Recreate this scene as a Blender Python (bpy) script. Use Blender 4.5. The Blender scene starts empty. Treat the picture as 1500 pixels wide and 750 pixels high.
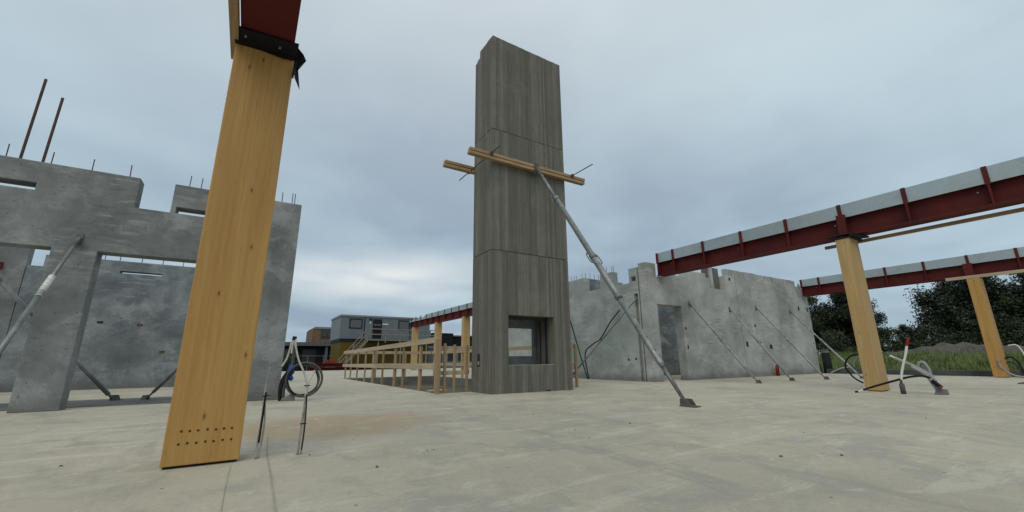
import bpy, bmesh, math, random
from mathutils import Vector, Matrix
random.seed(7)
R = math.radians
scene = bpy.context.scene
col = scene.collection

# ---------------------------------------------------------------- camera
CAM_H = 0.62
F_PX, PITCH, ROLL, YAW = 607.0, R(14.09), R(-0.53), R(32.06)
def cam_dir(a, b, c):
    a, b = a*math.cos(ROLL) - b*math.sin(ROLL), a*math.sin(ROLL) + b*math.cos(ROLL)
    x, y, z = a, math.cos(PITCH)*c - math.sin(PITCH)*b, math.sin(PITCH)*c + math.cos(PITCH)*b
    return Vector((math.cos(YAW)*x + math.sin(YAW)*y, -math.sin(YAW)*x + math.cos(YAW)*y, z))
cd = bpy.data.cameras.new('camera'); cam = bpy.data.objects.new('camera', cd); col.objects.link(cam)
ax, ay, az = cam_dir(1, 0, 0), cam_dir(0, 1, 0), cam_dir(0, 0, 1)
m = Matrix(((ax.x, ay.x, -az.x, 0), (ax.y, ay.y, -az.y, 0), (ax.z, ay.z, -az.z, CAM_H), (0, 0, 0, 1)))
cam.matrix_world = m
cd.sensor_width = 36; cd.lens = 36*F_PX/1500; cd.clip_start = 0.02; cd.clip_end = 6000
scene.camera = cam

# ---------------------------------------------------------------- world, sun, exposure
SUN_EL, SUN_DIR = R(52), Vector((-0.75, -0.66, 0))      # where the light comes from
world = bpy.data.worlds.new('World'); scene.world = world; world.use_nodes = True
def build_world():
    nt = world.node_tree; N = nt.nodes; L = nt.links; N.clear()
    out = N.new('ShaderNodeOutputWorld'); bg = N.new('ShaderNodeBackground'); L.new(bg.outputs[0], out.inputs[0])
    bg.inputs[1].default_value = 0.1
    sky = N.new('ShaderNodeTexSky'); sky.sky_type = 'NISHITA'; sky.sun_disc = False
    sky.sun_elevation = SUN_EL; sky.sun_rotation = math.atan2(SUN_DIR.x, SUN_DIR.y)
    tc = N.new('ShaderNodeTexCoord'); sep = N.new('ShaderNodeSeparateXYZ'); L.new(tc.outputs['Generated'], sep.inputs[0])
    def M(op, a, b=None, c=None):
        n = N.new('ShaderNodeMath'); n.operation = op
        for i, v in enumerate((a, b, c)):
            if v is None: continue
            if isinstance(v, (int, float)): n.inputs[i].default_value = v
            else: L.new(v, n.inputs[i])
        return n.outputs[0]
    el = M('MAXIMUM', sep.outputs[2], 0.0)
    den = M('ADD', el, 0.16)
    px = M('DIVIDE', sep.outputs[0], den); py = M('DIVIDE', sep.outputs[1], den)
    cmb = N.new('ShaderNodeCombineXYZ'); L.new(px, cmb.inputs[0]); L.new(py, cmb.inputs[1]); cmb.inputs[2].default_value = 3.7
    def noise(scale, detail, rough, dist=0.0):
        n = N.new('ShaderNodeTexNoise'); n.inputs['Scale'].default_value = scale; n.inputs['Detail'].default_value = detail
        n.inputs['Roughness'].default_value = rough; n.inputs['Distortion'].default_value = dist
        L.new(cmb.outputs[0], n.inputs['Vector']); return n.outputs['Fac']
    n1 = noise(0.7, 3, 0.45, 0.2); n2 = noise(2.2, 4, 0.5, 0.3)
    cl = M('ADD', M('MULTIPLY', n1, 0.7), M('MULTIPLY', n2, 0.3))
    ramp = N.new('ShaderNodeValToRGB'); L.new(cl, ramp.inputs[0]); e = ramp.color_ramp.elements
    e[0].position = 0.37; e[0].color = (0.305, 0.405, 0.51, 1)
    e[1].position = 0.64; e[1].color = (0.485, 0.63, 0.715, 1)
    # paler, brighter streaks of thin cloud low over the horizon, brightest where the sun is nearest to breaking through
    band = M('MULTIPLY', M('SUBTRACT', 1.0, M('SMOOTH_MIN', M('MULTIPLY', M('ABSOLUTE', M('SUBTRACT', el, 0.185)), 13.0), 1.0, 0.25)), 1.0)
    g = Vector((0.2496, 0.948, 0.197)).normalized()
    vd = N.new('ShaderNodeVectorMath'); vd.operation = 'DOT_PRODUCT'; L.new(tc.outputs['Generated'], vd.inputs[0]); vd.inputs[1].default_value = g
    glow = M('POWER', M('MAXIMUM', vd.outputs['Value'], 0.0), 34.0)
    st = N.new('ShaderNodeMapping'); st.inputs['Scale'].default_value = (2.0, 2.0, 9.0); L.new(tc.outputs['Generated'], st.inputs[0])
    sn = N.new('ShaderNodeTexNoise'); sn.inputs['Scale'].default_value = 1.25; sn.inputs['Detail'].default_value = 2.5; sn.inputs['Distortion'].default_value = 0.3
    L.new(st.outputs[0], sn.inputs['Vector'])
    mr = N.new('ShaderNodeMapRange'); mr.interpolation_type = 'SMOOTHSTEP'; L.new(sn.outputs['Fac'], mr.inputs[0]); mr.inputs[1].default_value = 0.30; mr.inputs[2].default_value = 0.66
    w = M('MULTIPLY', M('MULTIPLY', M('MAXIMUM', band, 0.0), M('ADD', M('MULTIPLY', glow, 1.0), 0.08)), mr.outputs[0])
    mixb = N.new('ShaderNodeMix'); mixb.data_type = 'RGBA'; L.new(w, mixb.inputs[0]); L.new(ramp.outputs[0], mixb.inputs[6]); mixb.inputs[7].default_value = (0.93, 0.95, 0.93, 1)
    # an overcast sky is brighter overhead than at the horizon
    gain = M('ADD', 0.95, M('MULTIPLY', M('POWER', el, 2.0), 0.55))
    wz = N.new('ShaderNodeMix'); wz.data_type = 'RGBA'; L.new(M('MULTIPLY', M('POWER', el, 2.0), 0.75), wz.inputs[0]); L.new(mixb.outputs[2], wz.inputs[6]); wz.inputs[7].default_value = (0.72, 0.69, 0.62, 1)
    sc = N.new('ShaderNodeVectorMath'); sc.operation = 'SCALE'; L.new(wz.outputs[2], sc.inputs[0]); L.new(M('MULTIPLY', gain, 10.0), sc.inputs['Scale'])
    fin = N.new('ShaderNodeMix'); fin.data_type = 'RGBA'; fin.inputs[0].default_value = 0.92
    L.new(sky.outputs[0], fin.inputs[6]); L.new(sc.outputs[0], fin.inputs[7])
    L.new(fin.outputs[2], bg.inputs[0])
build_world()
sd = bpy.data.lights.new('sun', 'SUN'); sun = bpy.data.objects.new('sun', sd); col.objects.link(sun)
sd.energy = 1.2; sd.angle = R(40); sd.color = (1.0, 0.95, 0.86)
to_sun = (SUN_DIR.normalized()*math.cos(SUN_EL) + Vector((0, 0, math.sin(SUN_EL)))).normalized()
sun.rotation_euler = to_sun.to_track_quat('Z', 'Y').to_euler(); sun.location = (0, 0, 30)
vs = scene.view_settings; vs.view_transform = 'Standard'; vs.look = 'None'; vs.exposure = 0; vs.gamma = 1; vs.use_curve_mapping = False

# ---------------------------------------------------------------- mesh helpers
class MB:
    def __init__(s): s.v = []; s.f = []
    def poly(s, pts):
        n = len(s.v); s.v += [tuple(p) for p in pts]; s.f.append(tuple(range(n, n+len(pts)))); return s
    def hexa(s, b, t):          # bottom 4 (ccw from above), top 4
        n = len(s.v); s.v += [tuple(p) for p in b] + [tuple(p) for p in t]
        s.f += [(n+3, n+2, n+1, n), (n+4, n+5, n+6, n+7)] + [(n+i, n+(i+1) % 4, n+4+(i+1) % 4, n+4+i) for i in range(4)]; return s
    def box(s, x0, x1, y0, y1, z0, z1):
        return s.hexa([(x0, y0, z0), (x1, y0, z0), (x1, y1, z0), (x0, y1, z0)], [(x0, y0, z1), (x1, y0, z1), (x1, y1, z1), (x0, y1, z1)])
    def bar(s, p0, p1, w, h, up=(0, 0, 1)):
        p0, p1 = Vector(p0), Vector(p1); d = (p1-p0).normalized(); u = Vector(up)
        sx = d.cross(u)
        if sx.length < 1e-4: sx = d.cross(Vector((0, 1, 0)))
        sx.normalize(); u = sx.cross(d); a, b = sx*w/2, u*h/2
        return s.hexa([p0-a-b, p0+a-b, p1+a-b, p1-a-b], [p0-a+b, p0+a+b, p1+a+b, p1-a+b])
    def tube(s, path, r, seg=8, cap=True):
        P = [Vector(p) for p in path]; rs = r if isinstance(r, (list, tuple)) else [r]*len(P)
        n0 = len(s.v); ref = None
        for i, p in enumerate(P):
            d = (P[min(i+1, len(P)-1)] - P[max(i-1, 0)]).normalized()
            if ref is None:
                ref = d.cross(Vector((0, 0, 1)))
                if ref.length < 1e-3: ref = d.cross(Vector((0, 1, 0)))
            ref = (ref - d*ref.dot(d)).normalized(); b = d.cross(ref)
            for k in range(seg):
                t = 2*math.pi*k/seg; s.v.append(tuple(p + (ref*math.cos(t) + b*math.sin(t))*rs[i]))
        for i in range(len(P)-1):
            for k in range(seg):
                a = n0+i*seg+k; c = n0+i*seg+(k+1) % seg; s.f.append((a, c, c+seg, a+seg))
        if cap:
            s.f.append(tuple(n0+k for k in reversed(range(seg)))); e = n0+(len(P)-1)*seg; s.f.append(tuple(e+k for k in range(seg)))
        return s
    def ring(s, c, n, rad, r, seg=40, tseg=6, a0=0, a1=2*math.pi, wob=0.0):
        c, n = Vector(c), Vector(n).normalized(); u = n.cross(Vector((0, 0, 1))).normalized(); w = u.cross(n)
        k = max(3, int(seg*(a1-a0)/(2*math.pi)))
        pts = [c + (u*math.cos(a0+(a1-a0)*i/k) + w*math.sin(a0+(a1-a0)*i/k))*rad + n*wob*math.sin(3*(a0+(a1-a0)*i/k)) for i in range(k+1)]
        return s.tube(pts, r, tseg)
    def extrude_xz(s, poly, y0, y1):
        n = len(poly); k = len(s.v); s.v += [(p[0], y0, p[1]) for p in poly] + [(p[0], y1, p[1]) for p in poly]
        s.f.append(tuple(k+i for i in range(n))); s.f.append(tuple(k+n+i for i in reversed(range(n))))
        for i in range(n): j = (i+1) % n; s.f.append((k+i, k+n+i, k+n+j, k+j))
        return s
    def build(s, name, mat, parent=None, smooth=False, bevel=0.0, kind=None):
        xs = [Vector(v) for v in s.v]
        lo = Vector([min(v[i] for v in xs) for i in range(3)]); hi = Vector([max(v[i] for v in xs) for i in range(3)])
        c = Vector(((lo.x+hi.x)/2, (lo.y+hi.y)/2, lo.z))
        me = bpy.data.meshes.new(name); me.from_pydata([tuple(v-c) for v in xs], [], s.f); me.update()
        bm = bmesh.new(); bm.from_mesh(me); bmesh.ops.recalc_face_normals(bm, faces=bm.faces)
        if smooth:
            for f in bm.faces: f.smooth = len(f.verts) <= 4
        bm.to_mesh(me); bm.free()
        o = bpy.data.objects.new(name, me); col.objects.link(o)
        if mat: me.materials.append(mat)
        if parent is not None:
            o.parent = parent; w = Vector((0, 0, 0)); q = parent
            while q is not None: w += q.location; q = q.parent
            o.location = c - w
        else: o.location = c
        if bevel:
            b = o.modifiers.new('bevel', 'BEVEL'); b.width = bevel; b.segments = 2; b.limit_method = 'ANGLE'; b.angle_limit = R(40)
        if kind: o['kind'] = kind
        return o
def tag(o, label, cat, group=None, kind=None):
    o['label'] = label; o['category'] = cat
    if group: o['group'] = group
    if kind: o['kind'] = kind
    return o
def thing(name, loc, label, cat, group=None):
    o = bpy.data.objects.new(name, None); col.objects.link(o); o.location = loc; o.empty_display_size = 0.1
    return tag(o, label, cat, group)
def struct(o): o['kind'] = 'structure'; return o
def catmull(pts, n=8):
    P = [Vector(p) for p in pts]; P = [P[0]*2-P[1]] + P + [P[-1]*2-P[-2]]; out = []
    for i in range(1, len(P)-2):
        for k in range(n):
            t = k/n; a, b, c, d = P[i-1], P[i], P[i+1], P[i+2]
            out.append(0.5*((2*b) + (c-a)*t + (2*a-5*b+4*c-d)*t*t + (3*b-a-3*c+d)*t**3))
    out.append(P[-2]); return out
def grid_wall(mb, axis, c0, c1, us, zs, solid):
    """vertical slab c0..c1 thick, cut into cells us x zs; only outside faces are made"""
    idx = {}
    def V(u, z, c):
        k = (round(u, 4), round(z, 4), c)
        if k not in idx:
            idx[k] = len(mb.v); mb.v.append((u, c, z) if axis == 'x' else (c, u, z))
        return idx[k]
    nu, nz = len(us)-1, len(zs)-1
    S = lambda i, j: 0 <= i < nu and 0 <= j < nz and solid((us[i]+us[i+1])/2, (zs[j]+zs[j+1])/2)
    for i in range(nu):
        for j in range(nz):
            if not S(i, j): continue
            a, b, p, q = us[i], us[i+1], zs[j], zs[j+1]
            for c in (c0, c1): mb.f.append((V(a, p, c), V(b, p, c), V(b, q, c), V(a, q, c)))
            if not S(i-1, j): mb.f.append((V(a, p, c0), V(a, q, c0), V(a, q, c1), V(a, p, c1)))
            if not S(i+1, j): mb.f.append((V(b, p, c0), V(b, q, c0), V(b, q, c1), V(b, p, c1)))
            if not S(i, j-1): mb.f.append((V(a, p, c0), V(b, p, c0), V(b, p, c1), V(a, p, c1)))
            if not S(i, j+1): mb.f.append((V(a, q, c0), V(b, q, c0), V(b, q, c1), V(a, q, c1)))
    return mb

# ---------------------------------------------------------------- materials
class NT:
    def __init__(s, name, rough=0.8, metallic=0.0, spec=0.5):
        s.m = bpy.data.materials.new(name); s.m.use_nodes = True; s.t = s.m.node_tree; s.N = s.t.nodes; s.L = s.t.links
        s.b = s.N['Principled BSDF']; s.b.inputs['Roughness'].default_value = rough; s.b.inputs['Metallic'].default_value = metallic
        s.b.inputs['Specular IOR Level'].default_value = spec; s.tc = s.N.new('ShaderNodeTexCoord')
        s.geo = s.N.new('ShaderNodeNewGeometry'); s.oi = s.N.new('ShaderNodeObjectInfo')
    def vec(s, src='object', scale=(1, 1, 1), rot=(0, 0, 0), rnd=False):
        mp = s.N.new('ShaderNodeMapping'); mp.inputs['Scale'].default_value = scale; mp.inputs['Rotation'].default_value = rot
        s.L.new(s.geo.outputs['Position'] if src == 'world' else s.tc.outputs['Object'], mp.inputs['Vector'])
        if rnd:
            k = s.N.new('ShaderNodeVectorMath'); k.operation = 'SCALE'; k.inputs[0].default_value = (37, 91, 53); s.L.new(s.oi.outputs['Random'], k.inputs['Scale'])
            s.L.new(k.outputs[0], mp.inputs['Location'])
        return mp.outputs[0]
    def noise(s, v, scale, detail=4, rough=0.55, dist=0.0):
        n = s.N.new('ShaderNodeTexNoise'); n.inputs['Scale'].default_value = scale; n.inputs['Detail'].default_value = detail
        n.inputs['Roughness'].default_value = rough; n.inputs['Distortion'].default_value = dist; s.L.new(v, n.inputs['Vector']); return n.outputs['Fac']
    def flat(s, src='world', kz=1.0):
        sp = s.N.new('ShaderNodeSeparateXYZ'); s.L.new(s.geo.outputs['Position'] if src == 'world' else s.tc.outputs['Object'], sp.inputs[0])
        cb = s.N.new('ShaderNodeCombineXYZ'); s.L.new(s.math('ADD', sp.outputs[0], sp.outputs[1]), cb.inputs[0]); s.L.new(s.math('MULTIPLY', sp.outputs[2], kz), cb.inputs[1]); return cb.outputs[0]
    def vor(s, v, scale, feature='F1', out='Distance', rnd=1.0, dims='3D'):
        n = s.N.new('ShaderNodeTexVoronoi'); n.voronoi_dimensions = dims; n.feature = feature; n.inputs['Scale'].default_value = scale; n.inputs['Randomness'].default_value = rnd; s.L.new(v, n.inputs['Vector']); return n.outputs[out]
    def ramp(s, fac, stops):
        r = s.N.new('ShaderNodeValToRGB'); e = r.color_ramp.elements
        while len(e) < len(stops): e.new(0.5)
        for k, (p, c) in zip(e, stops): k.position = p; k.color = (*c, 1) if len(c) == 3 else c
        s.L.new(fac, r.inputs[0]); return r.outputs[0]
    def g(s, fac, a, b, lo=0.0, hi=1.0):
        n = s.N.new('ShaderNodeMapRange'); n.interpolation_type = 'SMOOTHSTEP'; s.L.new(fac, n.inputs[0]); n.inputs[1].default_value = a; n.inputs[2].default_value = b; n.inputs[3].default_value = lo; n.inputs[4].default_value = hi; return n.outputs[0]
    def math(s, op, a, b):
        n = s.N.new('ShaderNodeMath'); n.operation = op
        for i, v in enumerate((a, b)):
            if isinstance(v, (int, float)): n.inputs[i].default_value = v
            else: s.L.new(v, n.inputs[i])
        return n.outputs[0]
    def mix(s, fac, a, b, mode='MIX'):
        n = s.N.new('ShaderNodeMix'); n.data_type = 'RGBA'; n.blend_type = mode
        for sock, v in ((0, fac), (6, a), (7, b)):
            if isinstance(v, (int, float)): n.inputs[sock].default_value = v
            elif isinstance(v, tuple): n.inputs[sock].default_value = (*v, 1)
            else: s.L.new(v, n.inputs[sock])
        return n.outputs[2]
    def col(s, c):
        if isinstance(c, tuple): s.b.inputs['Base Color'].default_value = (*c, 1)
        else: s.L.new(c, s.b.inputs['Base Color'])
        return s
    def rough(s, f): s.L.new(f, s.b.inputs['Roughness']); return s
    def bump(s, h, strength=0.3, dist=0.01):
        n = s.N.new('ShaderNodeBump'); n.inputs['Strength'].default_value = strength; n.inputs['Distance'].default_value = dist
        s.L.new(h, n.inputs['Height']); s.L.new(n.outputs[0], s.b.inputs['Normal']); return s
MAT = {}
def mat_slab():
    n = NT('slab_concrete', 0.78); w = n.vec('world')
    big = n.noise(w, 0.35, 6, 0.6, 0.6); mid = n.noise(w, 1.7, 8, 0.68, 0.5); fine = n.noise(w, 60, 4, 0.7); gr = n.noise(w, 14, 5, 0.7, 0.3)
    st = n.noise(n.vec('world', (0.5, 2.4, 1), (0, 0, R(20))), 1.4, 7, 0.7, 1.0); st2 = n.noise(n.vec('world', (2.2, 0.6, 1), (0, 0, R(-12))), 1.1, 7, 0.68, 1.2)
    c = n.ramp(big, [(0.3, (0.339, 0.318, 0.253)), (0.5, (0.410, 0.381, 0.298)), (0.72, (0.465, 0.431, 0.331))])
    c = n.mix(n.g(mid, 0.48, 0.62, 0, 0.6), c, (0.279, 0.269, 0.229))
    c = n.mix(n.g(st, 0.52, 0.64, 0, 0.55), c, (0.536, 0.511, 0.420))
    c = n.mix(n.g(st2, 0.52, 0.68, 0, 0.55), c, (0.263, 0.251, 0.211))
    c = n.mix(n.g(gr, 0.5, 0.7, 0, 0.35), c, (0.283, 0.270, 0.224)); c = n.mix(n.g(gr, 0.28, 0.42, 0.3, 0), c, (0.557, 0.531, 0.444))
    c = n.mix(n.g(fine, 0.4, 0.65, 0, 0.25), c, (0.223, 0.215, 0.182))
    # wet sand left by a dried puddle
    sep = n.N.new('ShaderNodeSeparateXYZ'); n.L.new(w, sep.inputs[0])
    dx = n.math('MULTIPLY', n.math('SUBTRACT', sep.outputs[0], 0.80), 0.72); dy = n.math('MULTIPLY', n.math('SUBTRACT', sep.outputs[1], 4.82), 0.98)
    r = n.math('SQRT', n.math('ADD', n.math('POWER', dx, 2.0), n.math('POWER', dy, 2.0)), 0.0)
    r = n.math('ADD', r, n.math('MULTIPLY', n.noise(w, 1.5, 5, 0.55), 0.8))
    sand = n.math('MULTIPLY', n.g(r, 0.95, 1.42, 1, 0), n.g(n.noise(w, 3.5, 5, 0.6), 0.2, 0.6, 0.55, 1))
    c = n.mix(n.math('MULTIPLY', sand, 0.65), c, (0.339, 0.251, 0.135))
    dust = n.noise(n.vec('world', (1, 1, 1), (0, 0, R(35))), 4.2, 8, 0.75, 0.7); c = n.mix(n.g(dust, 0.56, 0.66, 0, 0.4), c, (0.594, 0.572, 0.505)); c = n.mix(n.g(dust, 0.30, 0.40, 0.4, 0), c, (0.233, 0.218, 0.187))
    # rust-tinted smears and dark droplets
    c = n.mix(n.g(n.noise(w, 0.8, 5, 0.6), 0.62, 0.78, 0, 0.4), c, (0.385, 0.311, 0.196))
    sp = n.vor(w, 1.1, dims='2D'); c = n.mix(n.g(sp, 0.006, 0.012, 0.85, 0), c, (0.071, 0.066, 0.057))
    sp = n.vor(w, 3.7, dims='2D'); c = n.mix(n.g(sp, 0.008, 0.018, 0.4, 0), c, (0.121, 0.115, 0.103))
    n.col(c); n.rough(n.g(mid, 0.3, 0.8, 0.88, 0.62))
    h = n.math('ADD', n.math('MULTIPLY', mid, 0.6), n.math('MULTIPLY', gr, 0.3)); n.bump(h, 0.45, 0.015); return n.m
def mat_wall(name, dark, midc, light, green=0.0, soft=0.0):
    n = NT(name, 0.85); w = n.vec('world'); D = lambda k: tuple(x*k for x in dark); Lt = lambda k: tuple(x*k for x in light)
    # swirls: trowel strokes follow a warped domain
    wn = n.N.new('ShaderNodeTexNoise'); wn.inputs['Scale'].default_value = 1.5; wn.inputs['Detail'].default_value = 5; wn.inputs['Roughness'].default_value = 0.6; n.L.new(w, wn.inputs['Vector'])
    va = n.N.new('ShaderNodeVectorMath'); va.operation = 'MULTIPLY_ADD'; n.L.new(wn.outputs['Color'], va.inputs[0]); va.inputs[1].default_value = (0.9, 0.9, 0.9); n.L.new(w, va.inputs[2])
    def warp(sc, rot): 
        mp = n.N.new('ShaderNodeMapping'); mp.inputs['Scale'].default_value = sc; mp.inputs['Rotation'].default_value = rot; n.L.new(va.outputs[0], mp.inputs['Vector']); return mp.outputs[0]
    a = n.noise(w, 0.8, 6, 0.6, 0.8); b = n.noise(warp((0.8, 0.8, 1.25), (R(20), R(-25), 0)), 1.1, 7, 0.68, 0.0); b2 = n.noise(warp((0.7, 0.7, 1.7), (R(-30), R(30), 0)), 1.7, 7, 0.7, 0.0)
    f = n.noise(w, 42, 4, 0.7); m = n.noise(w, 6.5, 6, 0.7, 0.5); dr = n.noise(n.vec('world', (3.2, 3.2, 0.3)), 1.3, 5, 0.6)
    c = n.ramp(a, [(0.36-.06*soft, dark), (0.5, midc), (0.63+.08*soft, light)])
    c = n.mix(n.g(b, 0.50-.02*soft, 0.62+.1*soft, 0, 0.8), c, Lt(1.15)); c = n.mix(n.g(b, 0.36-.06*soft, 0.48, 0.7-.3*soft, 0), c, D(0.78+.1*soft))
    c = n.mix(n.g(b2, 0.50, 0.68, 0, 0.55-.2*soft), c, D(0.75+.12*soft)); c = n.mix(n.g(b2, 0.28, 0.44, 0.5, 0), c, Lt(1.18))
    c = n.mix(n.g(dr, 0.55, 0.75, 0, 0.35), c, D(0.8))
    # short float strokes in patches
    stk = n.noise(n.vec('world', (0.9, 0.9, 7.0), (R(28), R(-28), 0)), 2.4, 4, 0.6, 0.25); pm = n.g(n.noise(w, 0.9, 3, 0.5), 0.5, 0.62, 0, 1)
    c = n.mix(n.math('MULTIPLY', n.g(stk, 0.55, 0.66, 0, 0.55), pm), c, Lt(1.2)); c = n.mix(n.math('MULTIPLY', n.g(stk, 0.34, 0.44, 0.5, 0), pm), c, D(0.75))
    if green: c = n.mix(n.g(n.noise(w, 0.7, 3, 0.5), 0.46, 0.66, 0, green), c, (0.215, 0.275, 0.24))
    c = n.mix(n.g(m, 0.55, 0.72, 0, 0.35), c, D(0.7)); c = n.mix(n.g(f, 0.45, 0.7, 0, 0.25), c, D(0.6))
    pit = n.vor(n.flat(), 3.3, dims='2D'); c = n.mix(n.g(pit, 0.02, 0.05, 0.6, 0), c, D(0.35))
    # splash dirt and grout along the foot
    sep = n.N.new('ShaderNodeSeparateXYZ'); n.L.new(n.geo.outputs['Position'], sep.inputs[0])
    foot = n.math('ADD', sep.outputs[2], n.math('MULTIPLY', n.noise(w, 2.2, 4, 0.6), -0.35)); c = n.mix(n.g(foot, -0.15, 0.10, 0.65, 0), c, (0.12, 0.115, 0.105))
    n.col(c); n.bump(n.math('ADD', n.math('MULTIPLY', b, 0.5), n.math('ADD', n.math('MULTIPLY', m, 0.35), n.math('MULTIPLY', f, 0.25))), 0.5, 0.015); return n.m
def mat_board():
    n = NT('board_marked_concrete', 0.9, 0, 0.3); s1 = n.noise(n.vec('world', (1, 1, 0.035)), 30, 4, 0.6, 0.15)
    w = n.vec('world'); m1 = n.noise(w, 1.2, 6, 0.62, 0.6); m2 = n.noise(w, 7, 6, 0.7, 0.4); f = n.noise(w, 60, 4, 0.7)
    rnd = n.geo.outputs['Random Per Island']
    c = n.ramp(rnd, [(0.0, (0.116, 0.111, 0.090)), (0.35, (0.145, 0.140, 0.114)), (0.7, (0.167, 0.160, 0.131)), (1.0, (0.200, 0.192, 0.160))])
    c = n.mix(n.g(m1, 0.40, 0.66, 0, 0.55), c, (0.127, 0.122, 0.103)); c = n.mix(n.g(m1, 0.28, 0.42, 0.4, 0), c, (0.220, 0.214, 0.184))
    c = n.mix(n.g(s1, 0.52, 0.68, 0, 0.35), c, (0.220, 0.211, 0.176)); c = n.mix(n.g(s1, 0.30, 0.42, 0.35, 0), c, (0.077, 0.074, 0.061))
    c = n.mix(n.g(m2, 0.52, 0.7, 0, 0.4), c, (0.094, 0.090, 0.077)); c = n.mix(n.g(f, 0.5, 0.75, 0, 0.35), c, (0.055, 0.053, 0.045))
    # pale lime runs and dark water runs down from the joints
    c = n.mix(n.g(n.noise(n.vec('world', (1, 1, 0.10)), 7, 4, 0.55), 0.60, 0.72, 0, 0.4), c, (0.264, 0.256, 0.221))
    c = n.mix(n.g(n.noise(n.vec('world', (1, 1, 0.13)), 4.3, 4, 0.6), 0.58, 0.72, 0, 0.4), c, (0.086, 0.083, 0.070))
    bh = n.vor(n.flat(), 7.0, dims='2D'); c = n.mix(n.g(bh, 0.03, 0.06, 0.55, 0), c, (0.033, 0.033, 0.028))
    n.col(c); n.bump(n.math('ADD', n.math('MULTIPLY', s1, 0.5), n.math('ADD', n.math('MULTIPLY', m2, 0.4), n.math('MULTIPLY', f, 0.3))), 0.5, 0.012); return n.m
def mat_wood(name, base, dark, light, axis='z', grain=1.0, knots=True, rough=0.6):
    n = NT(name, rough); sc = {'z': (1, 1, 0.045), 'y': (1, 0.045, 1), 'x': (0.045, 1, 1)}[axis]
    kn = {'z': (1, 1, 0.4), 'y': (1, 0.4, 1), 'x': (0.4, 1, 1)}[axis]
    v = n.vec('object', sc, rnd=True); g1 = n.noise(v, 9*grain, 5, 0.6, 0.9); g2 = n.noise(v, 55*grain, 4, 0.65, 0.4)
    w = n.vec('object', rnd=True); big = n.noise(n.vec('object', tuple(0.5 if k == 1 else 0.18 for k in sc), rnd=True), 2.4, 3, 0.5)
    wave = n.N.new('ShaderNodeTexWave'); wave.bands_direction = 'X'; wave.inputs['Scale'].default_value = 8.0*grain; wave.inputs['Distortion'].default_value = 16.0; wave.inputs['Detail'].default_value = 3; wave.inputs['Detail Scale'].default_value = 0.7
    n.L.new(n.vec('object', tuple(1.0 if k == 1 else 0.06 for k in sc), rnd=True), wave.inputs['Vector'])
    c = n.ramp(g1, [(0.25, dark), (0.5, base), (0.78, light)])
    c = n.mix(n.math('MULTIPLY', n.g(wave.outputs['Fac'], 0.6, 1.0, 0, 0.7), n.g(big, 0.4, 0.62, 0.2, 1)), c, dark)
    c = n.mix(n.g(g2, 0.45, 0.65, 0, 0.45), c, dark); c = n.mix(n.g(big, 0.35, 0.7, 0, 0.35), c, light)
    if axis == 'z' and grain == 1.0 and 'glulam' in name:
        sp = n.N.new('ShaderNodeSeparateXYZ'); n.L.new(n.tc.outputs['Object'], sp.inputs[0])
        wn = n.N.new('ShaderNodeTexWhiteNoise'); wn.noise_dimensions = '2D'; cb_ = n.N.new('ShaderNodeCombineXYZ')
        n.L.new(n.math('FLOOR', n.math('ADD', n.math('MULTIPLY', sp.outputs[0], 9.5), 0.3), 0), cb_.inputs[0]); n.L.new(n.math('FLOOR', n.math('MULTIPLY', sp.outputs[2], 0.55), 0), cb_.inputs[1]); n.L.new(cb_.outputs[0], wn.inputs['Vector'])
        c = n.mix(n.math('MULTIPLY', wn.outputs['Value'], 0.32), c, tuple(x*0.86 for x in base))
        spk = n.noise(n.vec('object', (1, 1, 0.25), rnd=True), 26, 4, 0.7); c = n.mix(n.g(spk, 0.60, 0.74, 0, 0.45), c, tuple(x*0.8 for x in dark))
    if knots:
        k = n.vor(n.flat('object', 0.42), 4.2, dims='2D') if axis == 'z' else n.vor(n.vec('object', kn, rnd=True), 3.4); c = n.mix(n.g(k, 0.03, 0.075, 0.4, 0), c, tuple(x*0.75 for x in dark)); c = n.mix(n.g(k, 0.014, 0.034, 0.85, 0), c, tuple(x*0.3 for x in dark))
    n.col(c); n.bump(n.math('ADD', g1, n.math('MULTIPLY', g2, 0.6)), 0.15, 0.004); return n.m
def mat_simple(name, c, rough=0.6, metallic=0.0, var=0.25, scale=6.0, spec=0.25, bump=0.1, obj=False):
    n = NT(name, rough, metallic, spec); w = n.vec('object', rnd=True)
    a = n.noise(w, scale, 5, 0.6, 0.4); d = tuple(x*(1-var) for x in c); l = tuple(min(1, x*(1+var)) for x in c)
    n.col(n.ramp(a, [(0.3, d), (0.5, c), (0.72, l)])); n.bump(n.noise(w, scale*7, 3, 0.6), bump, 0.004); return n.m
def mat_red():
    n = NT('red_oxide_primer', 0.7, 0.0, 0.3); w = n.vec('world'); a = n.noise(w, 2.0, 5, 0.6, 0.5); f = n.noise(w, 30, 4, 0.7)
    c = n.ramp(a, [(0.3, (0.066, 0.0065, 0.0055)), (0.7, (0.112, 0.0125, 0.0095))]); c = n.mix(n.g(f, 0.62, 0.78, 0, 0.25), c, (0.15, 0.05, 0.04))
    n.col(c); n.bump(f, 0.12, 0.003); return n.m
def mat_galv():
    n = NT('galvanised_sheet', 0.42, 0.75); w = n.vec('world'); v = n.vor(w, 60.0, out='Color'); a = n.noise(w, 1.6, 4, 0.6, 0.6)
    sx = n.N.new('ShaderNodeSeparateColor'); n.L.new(v, sx.inputs[0])
    c = n.ramp(sx.outputs[0], [(0.0, (0.40, 0.45, 0.455)), (1.0, (0.45, 0.50, 0.505))]); c = n.mix(n.g(a, 0.4, 0.7, 0, 0.5), c, (0.30, 0.325, 0.33))
    n.col(c); n.rough(n.g(a, 0.3, 0.7, 0.42, 0.6)); return n.m
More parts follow.
